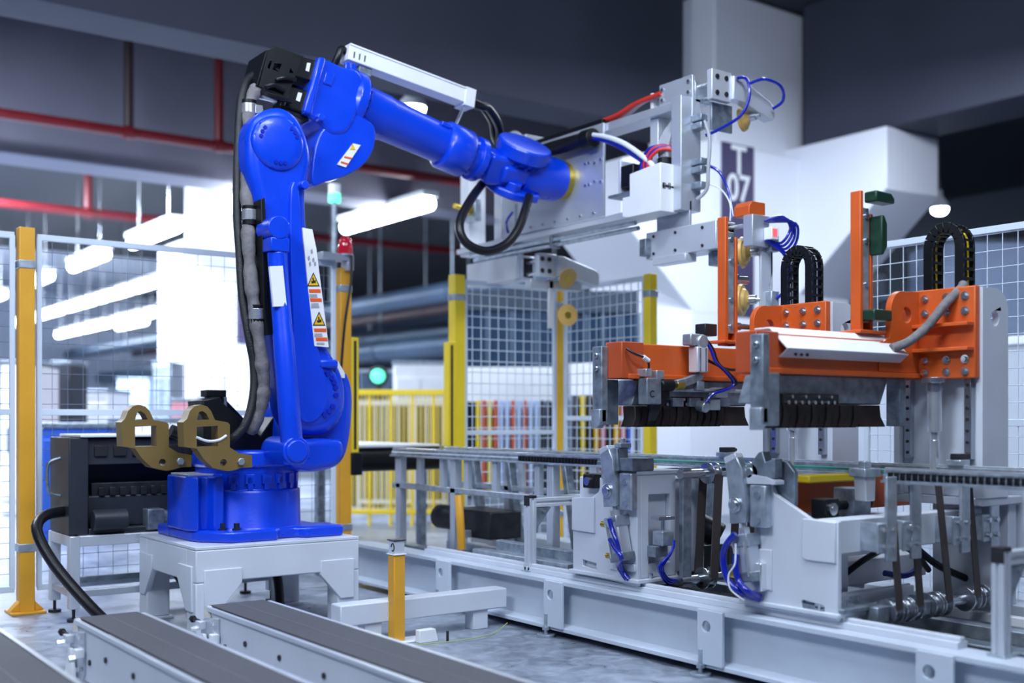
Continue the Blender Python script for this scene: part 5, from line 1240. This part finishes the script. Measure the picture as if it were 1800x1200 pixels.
drag_chain(0, 'black arched cable drag chain with a yellow cable, on the right press column', ('blue_hose', 'rubber', 'yellow_bright'))
drag_chain(.70, 'smaller-looking black arched cable drag chain beside the white column', ('blue_hose', 'rubber', 'grey_cable'))
# sleeved cable running from the right chain down to the arm
part(A2, 'sleeved_cable', MB().tube([(3.85, 2.40, 1.45), (3.78, 2.36, 1.43), (3.71, 2.38, 1.37), (3.66, 2.42, 1.29), (3.60, 2.46, 1.23), (3.54, 2.49, 1.205)], .017, 12), 'sleeve', label='grey sleeved cable')
part(A1, 'cable_tuft', MB().tube([(3.62, 2.50 + DY, 1.26), (3.66, 2.49 + DY, 1.245), (3.72, 2.49 + DY, 1.235), (3.76, 2.5 + DY, 1.225)], .009, 8), 'blue_hose')
part(A1, 'cable_tuft', MB().tube([(3.60, 2.50 + DY, 1.27), (3.63, 2.48 + DY, 1.25), (3.66, 2.48 + DY, 1.225)], .007, 8), 'white_cable')

# small locators standing on the rails
def locator(px, py, x, label):
    q = onx(px, py, x)
    t = thing('panel_locator', label, 'locator', (x, q.y, .78))
    part(t, 'locator_body', MB().bx(x - .03, x + .03, q.y - .03, q.y + .03, .78, .80), 'galv_light', 0.003)
    part(t, 'locator_head', MB().bx(x - .02, x + .045, q.y - .02, q.y + .02, .80, .822).cyl((x + .045, q.y, .81), (x + .07, q.y, .81), .008, n=10), 'dark_steel', 0.003)
locator(1275, 812, 3.72, 'small dark locator block on the inner rail between the stations')
locator(1684, 822, 3.72, 'small dark locator block on the inner rail under the hydraulic cylinder')

# ================================================================== SAFETY FENCE
FY, FX = 5.85, 4.69
def fence_post(x, y, label, m, h=1.84, w_=.036, clip=True):
    t = thing('fence_post', label, 'post', (x, y, 0), 'yellow fence posts')
    part(t, 'post_tube', MB().bx(x - w_, x + w_, y - w_, y + w_, .01, h), m, 0.004)
    part(t, 'base_plate', MB().bx(x - .08, x + .08, y - .08, y + .08, 0, .012).prism([(x - .08, .012), (x - .036, .06), (x + .036, .06), (x + .08, .012)], 'y', y - .03, y + .03), m, 0.003)
    if clip:
        for z in (1.70, .32): part(t, 'post_clip', MB().bx(x - w_ - .004, x + w_ + .004, y - w_ - .004, y + w_ + .004, z - .02, z + .02), 'galv_light', 0.003)
    return t
xa_ = ony(45, 700, FY).x; xb_ = ony(603, 700, FY).x; xc_ = ony(803, 700, FY).x
yd_ = onx(1143, 700, FX).y
fence_post(xa_, FY, 'orange-yellow fence post at the far left of the picture', 'post_orange', 1.88)
pB = fence_post(xb_, FY, 'yellow fence post carrying the red beacon, behind the robot shoulder', 'post_orange', 1.82)
pC = fence_post(xc_, FY, 'bright yellow fence post standing alone right of the green lamp', 'yellow_bright', 1.84, .038)
fence_post(FX, FY, 'slim yellow corner fence post behind the amber suction cups', 'yellow', 1.84, .026)
fence_post(FX, yd_, 'bright yellow fence post just left of the white column', 'yellow_bright', 1.82, .03)
fence_post(FX, 1.2, 'yellow fence post beyond the right edge', 'yellow', 1.82, .03)
def fence_panel(a, b, z0, z1, label, mids=(), step=.075, wr=.0022, stile=True, wm='wire'):
    a = Vector((*a, 0)); b = Vector((*b, 0)); d = (b - a); L_ = d.length; d.normalize()
    t = thing('wire_fence', label, 'fence', (a + b) / 2, 'wire mesh fence panels')
    z = Vector((0, 0, 1))
    for zz in (z0, z1) + tuple(mids):
        part(t, 'rail', MB().bar(a + d * .003 + z * zz, b - d * .003 + z * zz, .020, .03), 'wire', 0.002)
    if stile:
        for p in (a + d * .012, b - d * .012):
            part(t, 'stile', MB().bar(p + z * z0, p + z * z1, .022, .024, up=d), 'wire', 0.002)
    m = MB()
    n = int(L_ / step)
    for k in range(1, n + 1):
        p = a + d * (L_ * k / (n + 1)); m.cyl(p + z * z0, p + z * z1, wr, n=4, caps=False)
    k = 1
    while z0 + k * step < z1:
        m.cyl(a + z * (z0 + k * step), b + z * (z0 + k * step), wr, n=4, caps=False); k += 1
    part(t, 'wire_mesh', m, wm, kind='stuff')
    return t
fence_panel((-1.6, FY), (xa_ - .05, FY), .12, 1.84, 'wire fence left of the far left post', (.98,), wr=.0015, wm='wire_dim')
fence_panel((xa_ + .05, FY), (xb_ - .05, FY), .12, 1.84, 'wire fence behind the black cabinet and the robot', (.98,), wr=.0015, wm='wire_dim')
fence_panel((xc_ + .05, FY), (FX - .04, FY), .12, 1.80, 'wire fence between the lone yellow post and the slim corner post', (.86,), .07, .003)
fence_panel((FX, yd_ + .04), (FX, FY - .04), .12, 1.80, 'wire fence between the slim corner post and the post by the column', (.95,), .07, .003)
fence_panel((FX, 2.30), (FX, 3.45), .12, 1.79, 'white wire fence between the two press columns', (.93,))
fence_panel((FX, 1.25), (FX, 2.29), .12, 1.79, 'white wire fence at the right edge behind the press column', (.93,))
# light curtains on the gap posts
lc = thing('light_curtain', 'slim yellow light curtain bar fixed beside the beacon post', 'sensor', (xb_ + .06, FY - .02, .45))
part(lc, 'housing', MB().bx(xb_ + .036, xb_ + .085, FY - .035, FY + .025, .75, 1.42), 'yellow_bright', 0.004)
part(lc, 'window', MB().bx(xb_ + .052, xb_ + .068, FY - .037, FY - .035, .77, 1.40), 'ink')
part(lc, 'lower_bracket', MB().bx(xb_ + .03, xb_ + .10, FY - .05, FY + .03, .62, .75), 'black', 0.006)
lc = thing('light_curtain', 'yellow light curtain bar fixed on the left of the lone yellow post', 'sensor', (xc_ - .06, FY - .02, .45))
part(lc, 'housing', MB().bx(xc_ - .085, xc_ - .038, FY - .04, FY + .02, .50, 1.42), 'yellow_bright', 0.004)
part(lc, 'window', MB().bx(xc_ - .07, xc_ - .055, FY - .042, FY - .04, .52, 1.40), 'ink')
# red beacon on its bracket
bz = 1.95
bq = ony(607, 450, FY - .05)
bt = thing('warning_beacon', 'red warning beacon on a grey bracket atop the fence post', 'beacon', (bq.x, bq.y, 1.82))
part(bt, 'bracket', MB().prism([(bq.x - .16, bq.z - .03), (bq.x + .04, bq.z - .03), (bq.x + .04, bq.z - .0), (bq.x - .16, bq.z + .012)], 'y', bq.y - .03, bq.y + .05).bx(bq.x + .0, bq.x + .04, bq.y - .03, bq.y + .05, 1.80, bq.z - .03), 'alu', 0.003)
part(bt, 'lens', MB().lathe((bq.x, bq.y, bq.z + .008), (0, 0, 1), [(0, .043), (.04, .043), (.042, .040), (.075, .038), (.095, .030), (.108, .016), (.112, 0)], 28), 'lens_red', label='red domed lens')
part(bt, 'base_ring', MB().lathe((bq.x, bq.y, bq.z), (0, 0, 1), [(0, .046), (.010, .046)], 24), 'galv_light')
part(bt, 'inner_bulb', MB().cyl((bq.x, bq.y, bq.z + .01), (bq.x, bq.y, bq.z + .06), .016, n=12), 'chrome')
part(bt, 'beacon_cable', MB().tube([(bq.x + .02, bq.y - .04, bq.z), (bq.x + .01, bq.y - .05, bq.z - .15), (bq.x - .03, bq.y - .05, bq.z - .4), (bq.x - .05, bq.y - .04, bq.z - .7), (bq.x - .05, bq.y - .02, bq.z - 1.1)], .008, 8), 'rubber')

# ================================================================== BLACK CABINET ON ALUMINIUM TABLE
tx0, tx1, ty0, ty1, tz = 1.46, 2.45, 5.455, 5.79, .40
at_ = thing('profile_table', 'aluminium profile table carrying the black cabinet, beside the left post', 'table', ((tx0 + tx1) / 2, (ty0 + ty1) / 2, 0))
for (a, b) in (((tx0, ty0), (tx1, ty0)), ((tx0, ty1), (tx1, ty1)), ((tx0, ty0), (tx0, ty1)), ((tx1, ty0), (tx1, ty1))):
    part(at_, 'top_rail', MB().bar((*a, tz - .025), (*b, tz - .025), .045, .05), 'alu_bright', 0.004)
    part(at_, 'lower_rail', MB().bar((*a, .13), (*b, .13), .035, .035), 'alu', 0.004)
for x in (tx0, tx1):
    for y in (ty0, ty1):
        lg = part(at_, 'leg', MB().bx(x - .024, x + .024, y - .024, y + .024, .06, tz), 'alu_bright', 0.004)
        part(lg, 'levelling_foot', MB().cyl((x, y, 0), (x, y, .014), .03, n=16).cyl((x, y, .014), (x, y, .06), .008, n=8), 'dark_steel', 0.001)
part(at_, 'mid_rail', MB().bar((tx0, ty0 + .17, .17), (tx1, ty0 + .17, .17), .03, .03), 'galv', 0.003)
cb = thing('control_cabinet', 'black control cabinet with open front on the aluminium table', 'cabinet', (1.85, 5.62, tz))
cx0, cx1, cy0, cy1, cz1 = 1.44, 2.26, 5.46, 5.80, .86
part(cb, 'shell', MB().bx(cx0, cx0 + .09, cy0, cy1, tz, cz1).bx(cx1 - .03, cx1, cy0, cy1, tz, cz1).bx(cx0 + .09, cx1 - .03, cy0 + .2, cy1, tz, cz1).bx(cx0 + .09, cx1 - .03, cy0, cy0 + .2, tz, tz + .03), 'cabinet_black', 0.006)
part(cb, 'top_cover', MB().bx(cx0 + .05, cx1 + .02, cy0 - .01, cy1 + .02, cz1, cz1 + .014), 'white', 0.004, label='pale glossy top')
part(cb, 'fan_tray', MB().bx(cx0 + .09, cx1 - .03, cy0 + .02, cy0 + .2, .73, cz1 - .01), 'cabinet_black', 0.004)
fg = MB()
for k in range(7): fg.bx(cx0 + .12 + k * .09, cx0 + .18 + k * .09, cy0 + .008, cy0 + .02, .77, .82)
part(cb, 'tray_slots', fg, 'ink', 0.002)
part(cb, 'drive_unit', MB().bx(cx0 + .10, cx1 - .12, cy0 + .05, cy0 + .2, tz + .03, .58), 'cabinet_black', 0.006)
tm = MB()
for k in range(9): tm.bx(cx0 + .15 + k * .05, cx0 + .18 + k * .05, cy0 + .04, cy0 + .05, .58, .62)
part(cb, 'terminal_strip', tm.bx(cx0 + .12, cx1 - .16, cy0 + .06, cy0 + .2, .58, .64), 'dark_steel', 0.002)
part(cb, 'rear_motor', MB().cyl((cx0 + .10, cy0 - .02, .47), (cx0 + .26, cy0 - .02, .47), .05, n=18), 'cabinet_black', 0.006)
part(cb, 'connector', MB().bx(cx0 + .36, cx0 + .44, cy0 - .03, cy0 + .05, tz + .01, tz + .11).cyl((cx0 + .44, cy0 + .01, tz + .07), (cx0 + .50, cy0 + .01, tz + .06), .035, n=14), 'galv', 0.004)
part(cb, 'side_handle', MB().tube([(cx0, cy0 + .15, .76), (cx0 - .05, cy0 + .15, .74), (cx0 - .06, cy0 + .15, .68), (cx0 - .05, cy0 + .15, .60), (cx0, cy0 + .15, .58)], .008, 8), 'galv')
part(cb, 'supply_cable', MB().tube([(cx0 + .02, cy0 + .1, .51), (cx0 - .10, cy0 + .02, .50), (cx0 - .16, cy0 - .08, .44), (cx0 - .12, cy0 - .22, .30), (cx0 - .02, cy0 - .42, .13), (cx0 + .04, cy0 - .60, .05), (cx0 + .10, cy0 - .8, .028)], .025, 14), 'rubber', label='thick black supply cable')

# ================================================================== BACKGROUND OF THE HALL
# distant white column with a dark sign
q = atd(385, 600, 17.5)
dc_ = thing('concrete_column', 'distant white column glowing behind the robot elbow', 'column', (q.x, q.y, 0))
part(dc_, 'shaft', MB().bx(q.x - .75, q.x + .75, q.y - .45, q.y + .6, 0, 3.6), 'column_paint', 0.02)
part(dc_, 'upper_shaft', MB().bx(q.x - .4, q.x + .4, q.y - .3, q.y + .4, 3.6, 5.19), 'column_paint', 0.02)
part(dc_, 'sign_board', MB().bx(q.x + .10, q.x + .50, q.y - .48, q.y - .452, 2.1, 3.1), 'sign_purple', 0.004)
part(dc_, 'safety_notice', MB().bx(q.x - .55, q.x - .1, q.y - .48, q.y - .452, 1.3, 1.6), 'cream', 0.004)

def machine(px0, px1, ptop, d, label, m, depth=.8, trim=None, name='production_machine', cat='machine', base=0.0):
    a = atd(px0, ptop, d); b = atd(px1, ptop, d)
    c_ = (a + b) / 2; wv = (b - a) / 2; dv = Vector((FW.x, FW.y, 0)) * depth / 2
    t = thing(name, label, cat, (c_.x, c_.y, base))
    z1 = a.z
    mid = Vector((c_.x, c_.y, 0)) + dv
    part(t, 'body', MB().ob(mid + Vector((0, 0, (base + z1) / 2)), wv * .98, dv, (0, 0, (z1 - base) / 2)), m, 0.02)
    fr = mid - dv
    part(t, 'top_cap', MB().ob(mid + Vector((0, 0, z1 + .02)), wv * 1.02, dv * 1.02, (0, 0, .02)), trim or 'galv', 0.006)
    part(t, 'door_panel', MB().ob(fr - dv.normalized() * .012 - wv * .45 + Vector((0, 0, base + (z1 - base) * .5)), wv * .42, dv.normalized() * .012, (0, 0, (z1 - base) * .40)), m, 0.006)
    part(t, 'door_panel', MB().ob(fr - dv.normalized() * .012 + wv * .45 + Vector((0, 0, base + (z1 - base) * .5)), wv * .42, dv.normalized() * .012, (0, 0, (z1 - base) * .40)), m, 0.006)
    part(t, 'handle', MB().ob(fr - dv.normalized() * .04 + Vector((0, 0, base + (z1 - base) * .5)), wv.normalized() * .02, dv.normalized() * .02, (0, 0, .12)), trim or 'galv', 0.004)
    return t
machine(88, 124, 640, 12.0, 'dark tall cabinet seen through the left fence', 'cabinet_black', .5)
machine(125, 190, 690, 13.0, 'pale low machine right of the dark tall cabinet', 'white', .8)
machine(205, 262, 668, 15.5, 'pale blue machine cabinet far behind the black cabinet', 'pale_blue', .8)
machine(268, 302, 640, 15.0, 'grey cabinet far left of the white column', 'galv', .6)
machine(300, 360, 706, 11.5, 'low pink bin behind the golden lug', 'pink_box', .6, name='storage_bin', cat='bin')
machine(0, 40, 640, 11.0, 'white machine at the left edge behind the fence', 'white', .9)
machine(70, 190, 752, 8.6, 'bright blue low bin row behind the fence', 'blue_box', .5, name='storage_bin', cat='bin')
machine(190, 330, 742, 9.4, 'white workbench block behind the black cabinet', 'white', .6)
machine(690, 792, 640, 13.2, 'white machine right of the green signal lamp', 'white', 1.2)
machine(612, 815, 712, 12.15, 'added dark blue bench behind the yellow guard rail', 'wall_dark', .3, name='dark_backdrop', cat='backdrop')  # added block, darkens the bright gaps between the rail bars
machine(632, 690, 655, 13.5, 'dark grey machine carrying the green signal lamp', 'duct', 1.0)
# green signal lamps
def signal(px, py, d, r, label, m='lamp_green', post=True):
    p = atd(px, py, d)
    t = thing('signal_lamp', label, 'lamp', p)
    part(t, 'lens', MB().lathe(p - FW * .02, -FW, [(0, r), (.03, r), (.06, r * .6), (.07, 0)], 20), m)
    part(t, 'bezel', MB().lathe(p + FW * .02, -FW, [(0, r * 1.5), (.03, r * 1.5), (.04, r * 1.05)], 20), 'cabinet_black')
    if post: part(t, 'stand', MB().cyl((p.x, p.y, 0), (p.x, p.y, p.z), .03, n=10), 'cabinet_black')
signal(665, 661, 12.0, .075, 'round green signal lamp glowing right of the robot shoulder')
p = atd(588, 345, 9.5)
t = thing('stack_light', 'white and green stack light above the red beacon', 'lamp', p)
part(t, 'white_module', MB().cyl(p + Vector((0, 0, .02)), p + Vector((0, 0, .10)), .05, n=18), 'white')
part(t, 'green_module', MB().cyl(p - Vector((0, 0, .05)), p + Vector((0, 0, .02)), .05, n=18), 'lamp_green')
part(t, 'stack_pole', MB().cyl((p.x, p.y, 0), p - Vector((0, 0, .05)), .018, n=10), 'galv')
# yellow guard rail with upright bars
def railing(pxa, pxb, d0, d1, ztop, label, n, m):
    a = atd(pxa, 700, d0); b = atd(pxb, 700, d1); a.z = b.z = 0
    t = thing('guard_rail', label, 'railing', (a + b) / 2)
    z = Vector((0, 0, 1))
    part(t, 'top_rail', MB().bar(a + z * ztop, b + z * ztop, .04, .05), m, 0.004)
    part(t, 'bottom_rail', MB().bar(a + z * .12, b + z * .12, .03, .04), m, 0.004)
    for k in range(n):
        p = a.lerp(b, k / (n - 1))
        thick = k % 5 == 0
        part(t, 'bar', MB().cyl(p + z * (0 if thick else .12), p + z * ztop, .016 if thick else .007, n=8), m)
railing(612, 800, 10.0, 10.0, 1.18, 'yellow barred guard rail behind the inbound conveyor', 26, 'yellow_bright')
railing(630, 800, 11.2, 11.2, 1.1, 'grey barred guard rail behind the yellow one', 18, 'grey_paint')
# rack of coloured panels behind the fence
def panel_rack(pxa, pxb, d, cols, label, ztop, zbot=.3):
    a = atd(pxa, 700, d); b = atd(pxb, 700, d); a.z = b.z = 0
    t = thing('panel_rack', label, 'rack', (a + b) / 2)
    z = Vector((0, 0, 1)); dv = Vector((FW.x, FW.y, 0))
    part(t, 'base', MB().bar(a + z * (zbot / 2) + dv * .1, b + z * (zbot / 2) + dv * .1, .5, zbot), 'galv', 0.01)
    part(t, 'back', MB().bar(a + z * ((ztop + zbot) / 2) + dv * .3, b + z * ((ztop + zbot) / 2) + dv * .3, .04, ztop - zbot), 'pale_blue', 0.006)
    n = len(cols)
    for k, m in enumerate(cols):
        p = a.lerp(b, (k + .5) / n); wv = (b - a) / n
        part(t, 'panel', MB().ob(p + z * ((ztop + zbot) / 2) + dv * .05, wv * .32, dv * .2, z * ((ztop - zbot) / 2)), m, 0.006)
panel_rack(836, 968, 9.5, ['yellow_bright', 'red_panel', 'yellow_bright', 'red_panel', 'pale_blue', 'pale_blue', 'red_panel', 'pale_blue', 'red_panel', 'pale_blue', 'pale_blue', 'cabinet_black', 'cabinet_black'], 'rack of red, yellow and blue upright panels behind the lone yellow post', 1.10)
panel_rack(1005, 1110, 9.8, ['cabinet_black', 'yellow_bright', 'cabinet_black', 'yellow', 'pink_box', 'cabinet_black', 'yellow', 'pink_box', 'blue_box'], 'rack of dark, yellow and pink upright panels behind the corner fence', 1.15)
# glazed booth with pale band
def booth(pxa, pxb, d, label, zt):
    a = atd(pxa, 700, d); b = atd(pxb, 700, d); a.z = b.z = 0
    t = thing('glazed_booth', label, 'booth', (a + b) / 2)
    z = Vector((0, 0, 1)); dv = Vector((FW.x, FW.y, 0))
    part(t, 'lower_band', MB().bar(a + z * 1.28, b + z * 1.28, .06, .34), 'white', 0.006)
    part(t, 'top_band', MB().bar(a + z * (zt + .1), b + z * (zt + .1), .08, .2), 'wall_dark', 0.006)
    n = 4
    for k in range(n):
        p = a.lerp(b, (k + .5) / n); wv = (b - a) / n
        part(t, 'pane', MB().ob(p + z * ((1.45 + zt) / 2), wv * .47, dv * .01, z * ((zt - 1.45) / 2)), 'glass_dark', 0.002)
    for k in range(n + 1):
        p = a.lerp(b, k / n)
        part(t, 'mullion', MB().bar(p, p + z * zt, .05, .05, up=(b - a)), 'duct', 0.004)
booth(815, 985, 11.0, 'dark glazed booth with a white band behind the lone yellow post', 2.0)
booth(1000, 1120, 10.2, 'dark glazed booth behind the corner fence', 1.9)
# long ducts on the dark side of the hall
for i, (x, z, r, m, lab) in enumerate(((9.5, 2.9, .16, 'duct', 'pale blue-grey duct running high behind the red beacon'), (10.5, 2.2, .2, 'duct', 'blue-grey duct running behind the lone yellow post'), (11.5, 3.0, .10, 'dark_pipe', 'dark red pipe running beside the ducts'), (12.5, 2.7, .22, 'duct', 'farthest blue-grey duct along the hall'))):
    t = thing('long_duct', lab, 'duct', (x, 20, z))
    part(t, 'duct_run', MB().cyl((x, 9.2, z), (x, 36, z), r, n=16), m)
    for k in range(7):
        yy = 10.5 + k * 4
        part(t, 'duct_hanger', MB().cyl((x, yy, z + r * .9), (x, yy, 5.2), .015, n=6), 'galv')
        part(t, 'duct_joint', MB().cyl((x, yy - .04, z), (x, yy + .04, z), r * 1.08, n=16), m)
# dark ducts above the right bay, pale wall panel and shelving beyond the right fence
for (ya, z, r, lab) in ((4.6, 3.3, .16, 'dark duct crossing beyond the corbel at upper right'), (3.4, 2.95, .12, 'thinner dark duct beneath the upper right duct')):
    t = thing('cross_duct', lab, 'duct', (13.5, ya, z))
    part(t, 'duct_run', MB().cyl((11.5, ya, z), (19.7, ya, z), r, n=16), 'duct')
    for k in range(3): part(t, 'duct_hanger', MB().cyl((12.5 + k * 2.5, ya, z + r * .9), (12.5 + k * 2.5, ya, 5.2), .015, n=6), 'galv')
w_ = thing('wall_panel', 'cream panelled partition beyond the right fence', 'partition', (8.2, 2.6, 0))
for k in range(5):
    part(w_, 'panel', MB().bx(7.5, 7.56, .2 + k * .74, .2 + k * .74 + .725, 0, 1.92), 'cream', 0.006)
part(w_, 'top_trim', MB().bx(7.48, 7.58, .2, 3.9, 1.92, 1.98), 'white', 0.004)
for z in (.35, .7, 1.05, 1.4, 1.7): part(w_, 'groove_strip', MB().bx(7.492, 7.5, .2, 3.9, z, z + .012), 'galv')
w2 = thing('wall_panel', 'grey low partition behind the middle of the right fence', 'partition', (8.0, 5.2, 0))
for k in range(3):
    part(w2, 'panel', MB().bx(8.0, 8.06, 4.0 + k * .8, 4.0 + k * .8 + .785, 0, 1.5), 'grey_paint', 0.006)
part(w2, 'top_trim', MB().bx(7.98, 8.08, 4.0, 6.4, 1.5, 1.56), 'white', 0.004)

machine(1640, 1820, 425, 12.5, 'pale blue-grey tall cabinet row beyond the cream partition', 'pale_blue', .8)
machine(1445, 1560, 480, 13.9, 'pale tall cabinet seen through the fence right of the white column', 'grey_paint', .6)
machine(1575, 1635, 520, 11.2, 'dark cabinet seen through the fence between pale cabinets', 'cabinet_black', .6)
